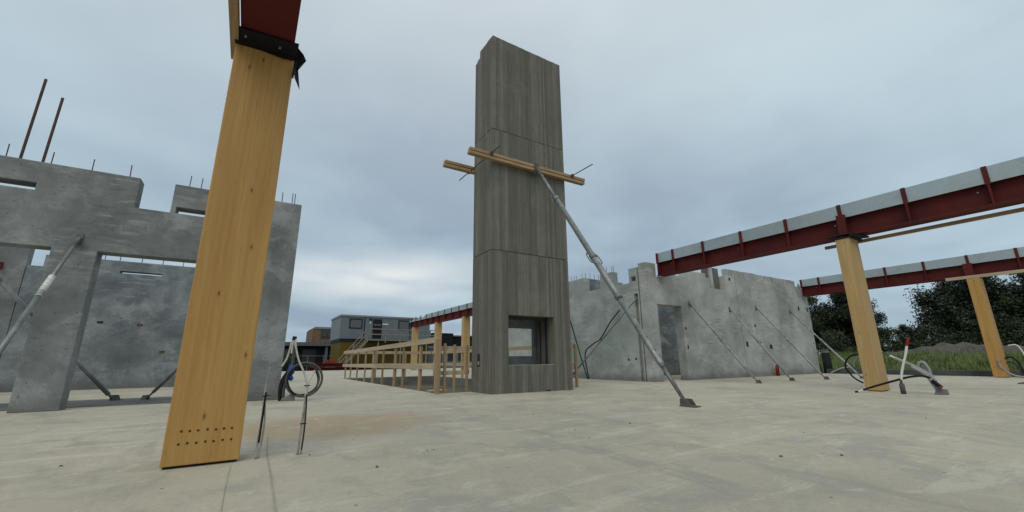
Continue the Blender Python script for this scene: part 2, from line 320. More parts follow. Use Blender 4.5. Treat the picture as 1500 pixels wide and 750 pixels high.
def mat_steel_tube():
    n = NT('weathered_zinc_tube', 0.5, 0.45); w = n.vec('object', rnd=True); a = n.noise(w, 5, 6, 0.65, 0.8); f = n.noise(w, 30, 4, 0.7)
    c = n.ramp(a, [(0.3, (0.13, 0.145, 0.138)), (0.55, (0.225, 0.245, 0.235)), (0.75, (0.31, 0.335, 0.32))]); c = n.mix(n.g(f, 0.6, 0.72, 0, 0.8), c, (0.48, 0.48, 0.455))
    c = n.mix(n.g(n.noise(w, 3.1, 4, 0.6), 0.62, 0.75, 0, 0.5), c, (0.12, 0.10, 0.08)); n.col(c); n.bump(f, 0.2, 0.003); return n.m
def mat_leaf(name, a, b):
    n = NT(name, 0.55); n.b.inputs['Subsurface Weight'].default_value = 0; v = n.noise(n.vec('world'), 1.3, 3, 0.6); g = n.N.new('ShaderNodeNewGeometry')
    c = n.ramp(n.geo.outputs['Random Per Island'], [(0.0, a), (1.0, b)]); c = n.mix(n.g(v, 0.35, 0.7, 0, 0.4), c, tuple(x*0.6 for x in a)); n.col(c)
    return n.m
MAT['slab'] = mat_slab()
MAT['wall_left'] = mat_wall('wall_concrete_dark', (0.131, 0.138, 0.134), (0.202, 0.210, 0.205), (0.300, 0.310, 0.303), soft=0.5)
MAT['wall_back'] = mat_wall('wall_concrete_blue', (0.114, 0.134, 0.142), (0.185, 0.207, 0.215), (0.294, 0.318, 0.324), soft=0.35)
MAT['wall_right'] = mat_wall('wall_concrete_pale', (0.245, 0.249, 0.235), (0.354, 0.358, 0.338), (0.469, 0.472, 0.449), soft=1.0)
MAT['wall_green'] = mat_wall('wall_concrete_greenish', (0.240, 0.256, 0.240), (0.332, 0.351, 0.329), (0.436, 0.458, 0.431), green=0.5, soft=1.0)
MAT['board'] = mat_board()
MAT['glulam'] = mat_wood('glulam_spruce', (0.452, 0.255, 0.069), (0.331, 0.161, 0.035), (0.536, 0.328, 0.103))
MAT['glulam2'] = mat_wood('glulam_spruce_pale', (0.452, 0.296, 0.118), (0.347, 0.213, 0.073), (0.536, 0.369, 0.162))
MAT['plank_y'] = mat_wood('sawn_plank_y', (0.34, 0.22, 0.11), (0.22, 0.13, 0.06), (0.44, 0.31, 0.17), 'y')
MAT['plank_x'] = mat_wood('sawn_plank_x', (0.34, 0.22, 0.11), (0.20, 0.12, 0.055), (0.44, 0.31, 0.17), 'x')
MAT['plank_z'] = mat_wood('sawn_plank_z', (0.33, 0.225, 0.12), (0.20, 0.13, 0.065), (0.43, 0.315, 0.185), 'z')
MAT['rail_y'] = mat_wood('rail_plank_y', (0.43, 0.335, 0.21), (0.30, 0.215, 0.125), (0.52, 0.43, 0.29), 'y')
MAT['rail_x'] = mat_wood('rail_plank_x', (0.43, 0.335, 0.21), (0.30, 0.215, 0.125), (0.52, 0.43, 0.29), 'x')
MAT['red'] = mat_red(); MAT['galv'] = mat_galv(); MAT['tube'] = mat_steel_tube()
MAT['dark_tube'] = mat_simple('worn_grey_tube', (0.16, 0.165, 0.165), 0.5, 0.4, 0.4)
MAT['prop_tube'] = mat_simple('grey_prop_tube', (0.28, 0.29, 0.285), 0.5, 0.3, 0.35)
MAT['rebar'] = mat_simple('rusty_rebar', (0.10, 0.062, 0.048), 0.85, 0.1, 0.4, 30)
MAT['black'] = mat_simple('black_rubber', (0.010, 0.010, 0.012), 0.75, 0, 0.3, 20, bump=0.4)
MAT['dark'] = mat_simple('dark_recess', (0.03, 0.03, 0.03), 0.9, 0, 0.3)
MAT['dowel'] = mat_simple('dowel_end', (0.075, 0.03, 0.012), 0.8, 0, 0.3, 40)
MAT['bolt'] = mat_simple('zinc_bolt', (0.45, 0.45, 0.44), 0.4, 0.6, 0.2)
MAT['white_hose'] = mat_simple('white_plastic', (0.70, 0.70, 0.67), 0.45, 0, 0.12)
MAT['cream_cable'] = mat_simple('cream_cable', (0.50, 0.48, 0.42), 0.55, 0, 0.2, 12)
MAT['grey_hose'] = mat_simple('grey_hose', (0.27, 0.275, 0.27), 0.5, 0, 0.2)
MAT['conduit'] = mat_simple('dusty_conduit', (0.33, 0.31, 0.27), 0.7, 0, 0.3, 14)
MAT['olive'] = mat_simple('olive_hose', (0.075, 0.073, 0.062), 0.6, 0, 0.25, 10)
MAT['bluetape'] = mat_simple('blue_tape', (0.012, 0.05, 0.24), 0.35, 0, 0.4, 14, bump=0.6)
MAT['redcap'] = mat_simple('red_plastic', (0.24, 0.02, 0.014), 0.5, 0, 0.2)
MAT['orange'] = mat_simple('rusty_orange_socket', (0.15, 0.06, 0.02), 0.7, 0, 0.3)
MAT['pit'] = mat_simple('wet_pit_floor', (0.075, 0.07, 0.05), 0.75, 0, 0.4, 1.2, bump=0.6)
MAT['pitwall'] = mat_simple('damp_pit_concrete', (0.14, 0.138, 0.12), 0.85, 0, 0.35, 2.0, bump=0.4)
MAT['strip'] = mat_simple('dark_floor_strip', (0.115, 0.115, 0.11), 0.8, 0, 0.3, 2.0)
MAT['kerb'] = mat_simple('dark_upstand_concrete', (0.075, 0.078, 0.08), 0.85, 0, 0.35, 2.5, bump=0.4)
MAT['foot'] = mat_simple('cast_iron_foot', (0.12, 0.105, 0.09), 0.75, 0.2, 0.35, 15)
MAT['label'] = mat_simple('weathered_white_sleeve', (0.55, 0.55, 0.52), 0.7, 0, 0.4, 30)

# ================================================================ the setting
def plan_cells(mb, xs, ys, z0, z1, solid):
    for i in range(len(xs)-1):
        for j in range(len(ys)-1):
            if solid((xs[i]+xs[i+1])/2, (ys[j]+ys[j+1])/2): mb.box(xs[i], xs[i+1], ys[j], ys[j+1], z0, z1)
    return mb
PX0, PX1, PY0, PY1 = 3.22, 6.75, 7.96, 17.3
slab = MB()
xs = [-16, PX0, PX1, 19.4]; ys = [-9, PY0, PY1, 33.5]
# outer shell only, so that nothing overlaps
for i in range(3):
    for j in range(3):
        if i == 1 and j == 1: continue
        x0, x1, y0, y1 = xs[i], xs[i+1], ys[j], ys[j+1]
        slab.poly([(x0, y0, 0), (x1, y0, 0), (x1, y1, 0), (x0, y1, 0)])
for (x0, y0, x1, y1) in ((-16, -9, 19.4, -9), (19.4, -9, 19.4, 33.5), (19.4, 33.5, -16, 33.5), (-16, 33.5, -16, -9)):
    slab.poly([(x0, y0, -0.45), (x1, y1, -0.45), (x1, y1, 0), (x0, y0, 0)])
pw = MB()
for (x0, y0, x1, y1) in ((PX0, PY0, PX0, PY1), (PX0, PY1, PX1, PY1), (PX1, PY1, PX1, PY0), (PX1, PY0, PX0, PY0)):
    pw.poly([(x0, y0, -0.45), (x1, y1, -0.45), (x1, y1, -0.001), (x0, y0, -0.001)])
struct(pw.build('pit_wall', MAT['pitwall']))
slab_o = struct(slab.build('floor_slab', MAT['slab']))
struct(MB().poly([(PX0-.05, PY0-.05, -0.32), (PX1+.05, PY0-.05, -0.32), (PX1+.05, PY1+.05, -0.32), (PX0-.05, PY1+.05, -0.32)]).build('pit_floor', MAT['pit']))
water = NT('puddle_water', 0.04); water.col((0.03, 0.032, 0.028)); MAT['water'] = water.m
pud = MB(); pud.poly([(4.4+0.5*math.cos(t)*(1+.2*math.sin(3*t)), 10.5+1.1*math.sin(t)*(1+.15*math.cos(2*t)), -0.316) for t in [2*math.pi*k/28 for k in range(28)]])
struct(pud.build('puddle', MAT['water']))
struct(MB().poly([(-9, 8.9, 0.004), (0.45, 8.82, 0.004), (0.45, 10.45, 0.004), (-9, 10.65, 0.004)]).build('floor_dark_band', MAT['strip']))  # flat darker band just above the slab behind the left wall

def mat_ground():
    n = NT('site_ground', 0.95); w = n.vec('world'); a = n.noise(w, 0.12, 6, 0.6, 0.5); b = n.noise(w, 3, 6, 0.7)
    c = n.ramp(a, [(0.38, (0.06, 0.085, 0.025)), (0.47, (0.10, 0.10, 0.045)), (0.54, (0.25, 0.21, 0.15)), (0.7, (0.32, 0.27, 0.20))]); c = n.mix(n.g(b, 0.35, 0.7, 0, 0.4), c, (0.14, 0.12, 0.08)); n.col(c); n.bump(b, 0.6, 0.05); return n.m
def mat_bank():
    n = NT('bank_soil', 0.95); w = n.vec('world'); a = n.noise(w, 0.6, 6, 0.65, 0.5); b = n.noise(w, 5, 6, 0.7)
    c = n.ramp(a, [(0.35, (0.05, 0.085, 0.018)), (0.6, (0.085, 0.12, 0.03))])
    sep = n.N.new('ShaderNodeSeparateXYZ'); n.L.new(w, sep.inputs[0])
    soil = n.math('ADD', sep.outputs[2], n.math('MULTIPLY', a, 0.5)); c = n.mix(n.g(soil, 0.92, 1.1, 0, 1), c, n.ramp(b, [(0.3, (0.04, 0.036, 0.03)), (0.7, (0.105, 0.095, 0.08))]))
    n.col(c); n.bump(b, 0.8, 0.08); return n.m
MAT['ground'] = mat_ground(); MAT['bank'] = mat_bank()
struct(MB().poly([(-2500, -2500, -0.46), (2500, -2500, -0.46), (2500, 2500, -0.46), (-2500, 2500, -0.46)]).build('ground', MAT['ground']))
# grassy bank with a heap of soil beyond the upstand
def bank_h(x, y):
    t = min(1, max(0, (x-19.7)/5.0)); t = t*t*(3-2*t)
    z = -0.30 + 0.95*t
    h = math.exp(-((x-26.5)/2.0)**2)*max(0, min(1, (9.0-y)/3.0))
    z += 0.44*h*(0.75 + 0.25*math.sin(y*1.3+1) + 0.2*math.sin(y*3.1+x*2))
    return z + 0.05*math.sin(x*2.1+y*1.7) + 0.04*math.sin(x*5.3-y*4.1)
bk = MB(); nx, ny = 90, 120
BX = lambda i: 19.62 + 40*(i/nx)**1.7
BY = lambda j: -25 + 65*j/ny
rb = random.Random(3)
for j in range(ny+1):
    for i in range(nx+1):
        x, y = BX(i), BY(j); k = 0.10 if 24.3 < x < 29 and y < 8.5 else 0.03
        bk.v.append((x, y, bank_h(x, y) + rb.uniform(-k, k)*(i > 0)))
for j in range(ny):
    for i in range(nx):
        a = j*(nx+1)+i; bk.f.append((a, a+1, a+nx+2, a+nx+1))
bk_o = struct(bk.build('grass_bank', MAT['bank'], smooth=True))
MAT['grass'] = mat_leaf('grass_blades', (0.045, 0.075, 0.009), (0.15, 0.19, 0.028))
gr = MB(); rg = random.Random(11)
for k in range(17000):
    x = 19.75 + 7*rg.random()**1.2; y = rg.uniform(-3, 11.5)
    if x > 24.2 and y < 8.3 and rg.random() < 0.95: continue
    if rg.random() < 0.45*(0.5+0.5*math.sin(x*1.7+y*2.3)): continue
    z = bank_h(x, y); a = rg.uniform(0, 6.28); h = rg.uniform(0.10, 0.30)*(1.9 if rg.random() < .06 else 1); w = rg.uniform(0.006, 0.014); lx, ly = rg.gauss(0, .09), rg.gauss(0, .09)
    dx, dy = math.cos(a)*w, math.sin(a)*w
    gr.v += [(x-dx, y-dy, z-.03), (x+dx, y+dy, z-.03), (x+lx*.4+dx*.6, y+ly*.4+dy*.6, z+h*.6), (x+lx*.4-dx*.6, y+ly*.4-dy*.6, z+h*.6), (x+lx, y+ly, z+h)]
    n = len(gr.v)-5; gr.f += [(n, n+1, n+2, n+3), (n+3, n+2, n+4)]
tag(gr.build('grass', MAT['grass']), 'rough green grass growing on the bank beyond the slab edge', 'grass', kind='stuff')
kerb = MB()
kerb.box(19.42, 19.6, -9, 7.8, -0.45, 0.17)
tag(kerb.build('slab_upstand', MAT['kerb'], bevel=0.012), 'low dark concrete upstand along the slab edge below the grass', 'upstand')

# ================================================================ left walls
def rebars(parent, pts, axis, c, z0, h, r=0.007):
    for k, u in enumerate(pts):
        hh = h*random.uniform(.92, 1.06); dx, dy = random.uniform(-.008, .008), random.uniform(-.008, .008)
        p = (u, c, z0-.03) if axis == 'x' else (c, u, z0-.03)
        MB().tube([p, (p[0]+dx, p[1]+dy, z0+hh)], r, 6).build('rebar', MAT['rebar'], parent)
lw = thing('wall_panel', (-1.4, 8.54, 0), 'dark grey precast wall with doorways and notched top behind the near timber post', 'wall')
us = [-8.5, -6.3, -5.1, -3.9, -3.42, -3.26, -3.1, -2.9, -2.58, -2.09, -1.86, -1.79, -1.35, -1.28, -0.89, -0.5, 0.0, 0.55]
zs = [0, 2.26, 3.02, 3.05, 3.08, 3.13, 3.19, 3.45, 3.52]
def lw_solid(x, z):
    if z < 2.26 and (-3.9 < x < -2.58 or -2.09 < x < -0.5 or -6.3 < x < -5.1): return False
    if z > 3.02 and -1.79 < x < -1.35: return False
    if 3.08 < z < 3.19 and -3.42 < x < -2.9: return False
    if 3.02 < z < 3.13 and -1.28 < x < -0.89: return False
    return True
grid_wall(MB(), 'x', 8.4, 8.68, us, zs, lw_solid).build('wall_face', MAT['wall_left'], lw, bevel=0.008)
rebars(lw, [-3.31, -2.85, -2.4, -1.95, -1.18, -1.02, -0.86, -0.4, 0.22, 0.39, 0.43, -3.8, -4.4, -5.0], 'x', 8.52, 3.52, 0.24)
for x, zt in ((-3.17, 4.91), (-2.94, 4.66)): MB().tube([(x, 8.52, 3.49), (x+.012, 8.53, zt)], 0.018, 8).build('starter_bar', MAT['rebar'], lw)
bwall = thing('wall_panel', (-3, 15.1, 0), 'bluish grey rear wall with a slot window seen through the doorways', 'wall')
us = [-10, -4.86, -4.58, -3.14, -2.27, 2.0]; zs = [0, 2.97, 3.0, 3.03, 3.30]
def bw_solid(x, z):
    if z > 3.0 and -4.9 < x < -4.58: return False
    if 2.97 < z < 3.03 and -3.14 < x < -2.27: return False
    return True
grid_wall(MB(), 'x', 14.75, 15.0, [-10, -4.87], [0, 3.7], lambda x, z: True).build('wall_face', MAT['wall_left'], bwall, bevel=0.006)
grid_wall(MB(), 'x', 14.75, 15.0, [-4.858, -4.58, -3.14, -2.27, 0.5], zs, bw_solid).build('wall_face', MAT['wall_back'], bwall, bevel=0.006)
rebars(bwall, [-4.2, -3.5, -3.2, -2.75, -2.3, -1.85, -1.4, -.95], 'x', 14.8, 3.30, 0.22, 0.009)
for x, z in ((-3.3, 1.66), (-2.52, 1.62), (-1.95, 0.92), (-4.3, 1.0), (-5.35, 1.2)):
    MB().box(x-.055, x+.055, 14.738, 14.79, z-.025, z+.025).build('socket_former', MAT['orange'] if x > -3 else MAT['dark'], bwall)

# ================================================================ glulam posts and red beams
def glulam_post(x0, x1, y0, y1, ztop, label, mat, dowels=True):
    t = thing('timber_post', ((x0+x1)/2, (y0+y1)/2, 0), label, 'post', 'glulam timber posts carrying the red beams')
    MB().box(x0+.012, x1-.012, y0+.03, y1-.03, 0.0, 0.015).build('base_plate', MAT['dark'], t)
    MB().box(x0, x1, y0, y1, 0.015, ztop).build('shaft', mat, t, bevel=0.006)
    if dowels:
        for zz, dx in ((0.21, 0.0), (0.14, 0.0)):
            for k in range(7):
                x = x0+.075+k*(x1-x0-.135)/6+random.uniform(-.003, .003)
                MB().tube([(x, y0-.0015, zz+random.uniform(-.003, .003)), (x, y0+.02, zz)], 0.0072, 10).build('dowel', MAT['dowel'], t)
    return t
def red_beam(x0, x1, y0, y1, zb, stiff, label, ragged=False, left_end_gap=None):
    t = thing('steel_beam', ((x0+x1)/2, y0, zb), label, 'beam', 'red steel beams with galvanised edge strips')
    H = 0.67
    MB().box(x0, x1, y0, y1, zb, zb+.022).build('bottom_flange', MAT['red'], t, bevel=0.002)
    MB().box(x0+.13, x1-.13, y0, y1, zb+.022, zb+.40).build('web', MAT['red'], t)
    MB().box(x0+.045, x1-.045, y0, y1, zb+.4, zb+.422).build('top_flange', MAT['red'], t, bevel=0.002)
    ss = sorted(stiff)
    for y in ss:
        for a, b in ((x0+.004, x0+.1295), (x1-.1295, x1-.004)):
            MB().box(a, b, y-.014, y+.014, zb+.0225, zb+.399).build('stiffener', MAT['red'], t)
        for a, b in ((x0+.0005, x0+.044), (x1-.044, x1-.0005)):
            MB().box(a, b, y-.033, y+.033, zb+.36, zb+H+.006).build('edge_cleat', MAT['red'], t)
    ed = [y0] + ss + [y1]
    for q in range(len(ed)-1):
        a, b = ed[q]+.0345, ed[q+1]-.0345
        if b-a < 0.08: continue
        for xo in (x0+.02, x1-.026):
            e = MB(); zt = zb+H
            if ragged and q >= len(ed)-5:
                e.v = [(xo, a, zb+.385), (xo, b, zb+.385), (xo, b, zb+.45), (xo, a, zt), (xo+.006, a, zb+.385), (xo+.006, b, zb+.385), (xo+.006, b, zb+.45), (xo+.006, a, zt)]
                e.f = [(0, 1, 2, 3), (7, 6, 5, 4), (0, 4, 5, 1), (1, 5, 6, 2), (2, 6, 7, 3), (3, 7, 4, 0)]
            else: e.box(xo, xo+.006, a, b, zb+.385, zt)
            e.build('edge_strip', MAT['galv'], t)
        if q % 2 == 1:
            y = a+.12; MB().tube([(x0+.125, y, zb+.29), (x0+.14, y, zb+.29)], 0.012, 8).build('web_bolt', MAT['bolt'], t)
    return t
# near post on the left, with its beam running back over the camera
lc = glulam_post(-0.36, 0.04, 3.40, 3.64, 3.02, 'large golden timber post in the left foreground with a double row of dowels', MAT['glulam'])
red_beam(-0.335, 0.025, -7.0, 3.62, 3.065, [-6.5+1.04*k for k in range(10)], 'red steel beam on the near left post running overhead out of frame')
tag(MB().box(-0.402, -0.345, -5.0, 3.66, 3.028, 3.10).build('loose_plank', MAT['plank_y'], bevel=.003), 'long sawn plank hung beside the red beam above the near left post', 'plank', 'planks under the red beams')
mem = thing('rubber_membrane', (-0.15, 3.4, 3.03), 'torn black membrane draped over the top of the near left post', 'membrane')
MB().hexa([(-0.375, 3.26, 3.045), (0.055, 3.23, 3.045), (0.055, 3.66, 3.022), (-0.375, 3.66, 3.022)], [(-0.375, 3.26, 3.06), (0.055, 3.23, 3.06), (0.055, 3.66, 3.06), (-0.375, 3.66, 3.06)]).build('pad', MAT['black'], mem)
def sheet(pts2, y, th, jit, seed):
    """thick wrinkled sheet: outline in (x,z) at depth y"""
    r = random.Random(seed); m = MB(); n = len(pts2); c = (sum(p[0] for p in pts2)/n, sum(p[1] for p in pts2)/n)
    f = [(p[0], y + r.uniform(-jit, jit), p[1]) for p in pts2]; cc = (c[0], y+jit*1.3, c[1])
    m.v = f + [(p[0], p[1]+th, p[2]) for p in f] + [cc, (cc[0], cc[1]+th, cc[2])]
    for i in range(n):
        j = (i+1) % n; m.f += [(i, j, 2*n), (n+j, n+i, 2*n+1), (i, n+i, n+j, j)]
    return m
sheet([(-0.372, 3.05), (-0.365, 3.0), (-0.2, 3.008), (-0.05, 2.995), (0.03, 3.005), (0.05, 3.05), (-0.05, 3.055), (-0.2, 3.055)], 3.385, .006, .006, 1).build('front_fold', MAT['black'], mem)
sheet([(0.045, 3.17), (0.05, 3.02), (0.045, 2.90), (0.058, 2.84), (0.105, 2.775), (0.085, 2.87), (0.075, 2.93), (0.082, 2.97), (0.125, 3.05), (0.10, 3.10)], 3.39, .006, .03, 2).build('hanging_flap', MAT['black'], mem)
for x in (-0.30, -0.07): MB().tube([(x, 3.32, 3.028), (x, 3.32, 3.045)], .009, 8).build('nail_head', MAT['bolt'], mem)
# right beam line
B1 = [7.93, 7.38, 6.42, 5.38, 4.33, 3.29, 2.26, 1.22, 0.18, -0.86, -1.9, -2.94]
red_beam(10.08, 10.44, -4.0, 7.97, 3.015, B1, 'red steel beam from the pale wall to the right edge, nearest on the right')
glulam_post(9.88, 10.28, 3.15, 3.39, 2.925, 'thick pale timber post under the nearest right beam', MAT['glulam2'], False)
tag(MB().box(10.46, 10.51, -4, 3.80, 2.90, 2.965).build('loose_plank', MAT['plank_y'], bevel=.003), 'long brown plank slung behind the nearer right post below the beam', 'plank', 'planks under the red beams')
pd = thing('rubber_membrane', (10.08, 3.27, 2.93), 'crumpled black membrane between the nearer right post and its beam', 'membrane')
MB().box(9.86, 10.45, 3.12, 3.42, 2.927, 3.012).build('pad', MAT['black'], pd, bevel=.01)
w = MB(); w.hexa([(9.86, 3.09, 2.94), (10.3, 2.96, 2.93), (10.3, 3.5, 2.985), (9.86, 3.54, 2.985)], [(9.86, 3.07, 3.0), (10.3, 2.95, 2.965), (10.3, 3.5, 3.003), (9.86, 3.54, 3.0)])
w.build('folded_sheet', MAT['black'], pd, bevel=.008)
MB().box(10.0, 10.0785, 3.2, 3.34, 3.04, 3.45).build('bearing_plate', MAT['red'], pd)
B2 = [7.3, 6.3, 5.8-.02, 4.78, 3.77-.55, 2.19, 1.15, 0.1, -0.9, -1.9]
B2 = [7.93, 7.30, 6.26, 5.22, 4.20, 3.18, 2.16, 1.13, 0.1, -0.93, -1.96, -3.0]
b2 = red_beam(18.9, 19.26, -4.0, 7.97, 3.03, B2, 'red steel beam at the far right below the trees, second beam line')
glulam_post(18.62, 19.02, 2.98, 3.26, 2.925, 'slim timber post at the far right edge under the second beam', MAT['glulam'], False)
tag(MB().box(18.66, 18.72, -3, 3.72, 2.935, 3.025).build('loose_plank', MAT['rail_y'], bevel=.003), 'pale plank laid between the far right post and its beam', 'plank', 'planks under the red beams')
MB().box(18.83, 18.8985, 3.10, 3.30, 3.032, 3.43).build('bearing_plate', MAT['red'], b2)
# far beam line behind the tower
red_beam(9.95, 10.31, 18.45, 30.4, 2.99, [18.55+1.04*k for k in range(12)], 'red steel beam on three posts behind the tower, end strips cut to teeth', ragged=True)
for y, nm in ((21.0, 'right'), (25.0, 'middle'), (29.3, 'left')):
    glulam_post(9.9, 10.3, y-.13, y+.13, 2.97, {'right': 'distant timber post next to the tower, rightmost of three', 'middle': 'distant timber post, middle one of three under the far beam', 'left': 'distant timber post below the toothed end of the far beam'}[nm], MAT['glulam2'], False)

# ================================================================ the tower
TX0, TX1, TY0, TY1 = 3.96, 5.92, 7.08, 7.92
tw = thing('concrete_tower', (4.94, 7.5, 0), 'tall board marked concrete chimney tower with a square opening at its foot', 'tower')
rt = random.Random(5)
def strips_front(mb, z0, z1, hole=None):
    x = TX0
    while x < TX1-1e-4:
        w = rt.uniform(.045, .085); x2 = min(TX1, x+w)
        if TX1-x2 < .04: x2 = TX1
        d = rt.uniform(0, .009)
        segs = [(z0, z1)]
        if hole and x2 > hole[0]+.001 and x < hole[1]-.001:
            cuts = []
            if x < hole[0]: x2 = hole[0]
            elif x2 > hole[1]: x2 = hole[1]
            if x2 > hole[0]+.001 and x < hole[1]-.001: segs = [(z0, hole[2]), (hole[3], z1)]
        for a, b in segs: mb.box(x+.0012, x2-.0012, TY0-d, TY0+.03, a, b)
        x = x2
def strips_left(mb, z0, z1, y1):
    y = TY0+.03
    while y < y1-1e-4:
        y2 = min(y1, y+rt.uniform(.045, .085))
        if y1-y2 < .04: y2 = y1
        d = rt.uniform(0, .007); mb.box(TX0-d, TX0+.03, y+.001, y2-.001, z0, z1); y = y2
HX0, HX1, HZ0, HZ1 = 4.335, 5.465, 0.52, 1.495
for k, (z0, z1) in enumerate(((0.0, 2.795), (2.808, 5.535), (5.548, 7.95))):
    s = MB()
    if k == 0:
        s.box(TX0+.01, HX0, TY0+.01, TY1, z0, z1); s.box(HX1, TX1-.005, TY0+.01, TY1, z0, z1)
        s.box(HX0, HX1, TY0+.01, TY1, z0, HZ0-.004); s.box(HX0, HX1, TY0+.01, TY1, HZ1+.004, z1)
        strips_front(s, z0, z1, (HX0, HX1, HZ0-.004, HZ1+.004)); strips_left(s, z0, z1, TY1)
    elif k == 1:
        s.box(TX0+.01, TX1-.005, TY0+.01, TY1, z0, z1); strips_front(s, z0, z1); strips_left(s, z0, z1, TY1)
    else:
        s.box(TX0+.01, TX1-.005, TY0+.01, 7.705, z0, z1); s.box(TX0+.01, TX1-.005, 7.706, TY1, z0, 7.72)
        s.hexa([(TX0+.01, 7.706, 7.72), (TX1-.005, 7.706, 7.72), (TX1-.005, TY1, 7.72), (TX0+.01, TY1, 7.72)], [(TX0+.01, 7.706, 7.80), (TX1-.005, 7.706, 7.80), (TX1-.005, TY1-.08, 7.79), (TX0+.01, TY1-.08, 7.79)])
        strips_front(s, z0, z1); strips_left(s, z0, z1, 7.705)
        y = 7.706
        while y < TY1-.02:
            y2 = min(TY1, y+.09); s.box(TX0-rt.uniform(0, .006), TX0+.03, y+.001, y2-.001, z0, 7.72); y = y2
    s.build('tower_section', MAT['board'], tw)
# recessed joint cores
for z in (2.80, 5.54): MB().box(TX0+.03, TX1-.03, TY0+.035, TY1-.03, z-.02, z+.02).build('joint_bed', MAT['dark'], tw)
MAT['frame'] = mat_simple('dark_frame_metal', (0.045, 0.047, 0.047), 0.55, 0.3, 0.3)
fr = MB(); fy0, fy1 = 7.74, 7.80; hx0, hx1, hz0, hz1 = 4.40, 5.405, 0.70, 1.295
fr.box(HX0+.003, hx0, fy0, fy1, HZ0, HZ1); fr.box(hx1, HX1-.003, fy0, fy1, HZ0, HZ1); fr.box(hx0, hx1, fy0, fy1, HZ0, hz0); fr.box(hx0, hx1, fy0, fy1, hz1, HZ1)
fr.build('rear_frame', MAT['wall_left'], tw)
MB().box(HX0, HX1, TY0+.004, TY0+.10, HZ0-.001, HZ0+.006).build('opening_sill', MAT['wall_right'], tw)
for y in (7.32, 7.36, 7.56): MB().box(HX1-.022, HX1-.002, y, y+.02, HZ0+.012, HZ1-.002).build('side_guide', MAT['frame'], tw)
MB().box(HX0+.003, HX1-.003, 7.30, 7.36, HZ1-.06, HZ1-.002).build('top_guide', MAT['frame'], tw)
ou = MB().box(TX0-.012, TX0-.004, 7.55, 7.66, 0.50, 0.74); ou.build('socket_recess', MAT['dark'], tw, bevel=.003)
MB().box(TX0-.022, TX0-.0125, 7.57, 7.61, 0.53, 0.60).build('socket_insert', MAT['conduit'], tw)
MB().box(5.22, 5.33, TY0-.012, TY0-.0095, 0.0, 0.03).build('foot_chip', MAT['dark'], tw)
# timber walers clamped round the tower
def waler(y0, y1, x0, x1, z0, z1, label):
    t = thing('timber_waler', ((x0+x1)/2, (y0+y1)/2, z0), label, 'timber', 'timber walers clamped to the tower')
    h = (z1-z0-.022)/2
    MB().box(x0, x1-.02, y0, y1, z0, z0+h).build('plank', MAT['plank_x'], t, bevel=.003); MB().box(x0+.02, x1, y0+.006, y1, z1-h, z1).build('plank', MAT['plank_x'], t, bevel=.003)
    for x in (x0+.06, x0+.46, (x0+x1)/2, x1-.4, x1-.06): MB().box(x-.05, x+.05, y0+.03, y1-.02, z0+h+.001, z1-h-.001).build('spacer', MAT['plank_x'], t)
    return t
waler(6.96, 7.068, 3.36, 6.48, 4.735, 4.885, 'doubled plank clamped across the front of the tower')
waler(7.925, 8.03, 3.22, 6.45, 4.825, 4.975, 'doubled plank clamped across the back of the tower, its end sticking out left')
def rod(x, y0, y1, z, label):
    t = thing('threaded_rod', (x, y0, z), label, 'rod', 'threaded rods clamping the walers')
    MB().tube([(x, y0, z), (x, y1, z)], .011, 8).build('bar', MAT['rebar'], t)
    for y in (6.945, 8.045): MB().tube([(x, y-.014, z), (x, y+.014, z)], .045, 8).build('plate_nut', MAT['foot'], t)
rod(3.87, 6.6, 8.55, 4.86, 'rusty rod through both walers at the left side of the tower')
rod(6.07, 6.25, 8.3, 4.865, 'rusty rod through both walers at the right side of the tower')

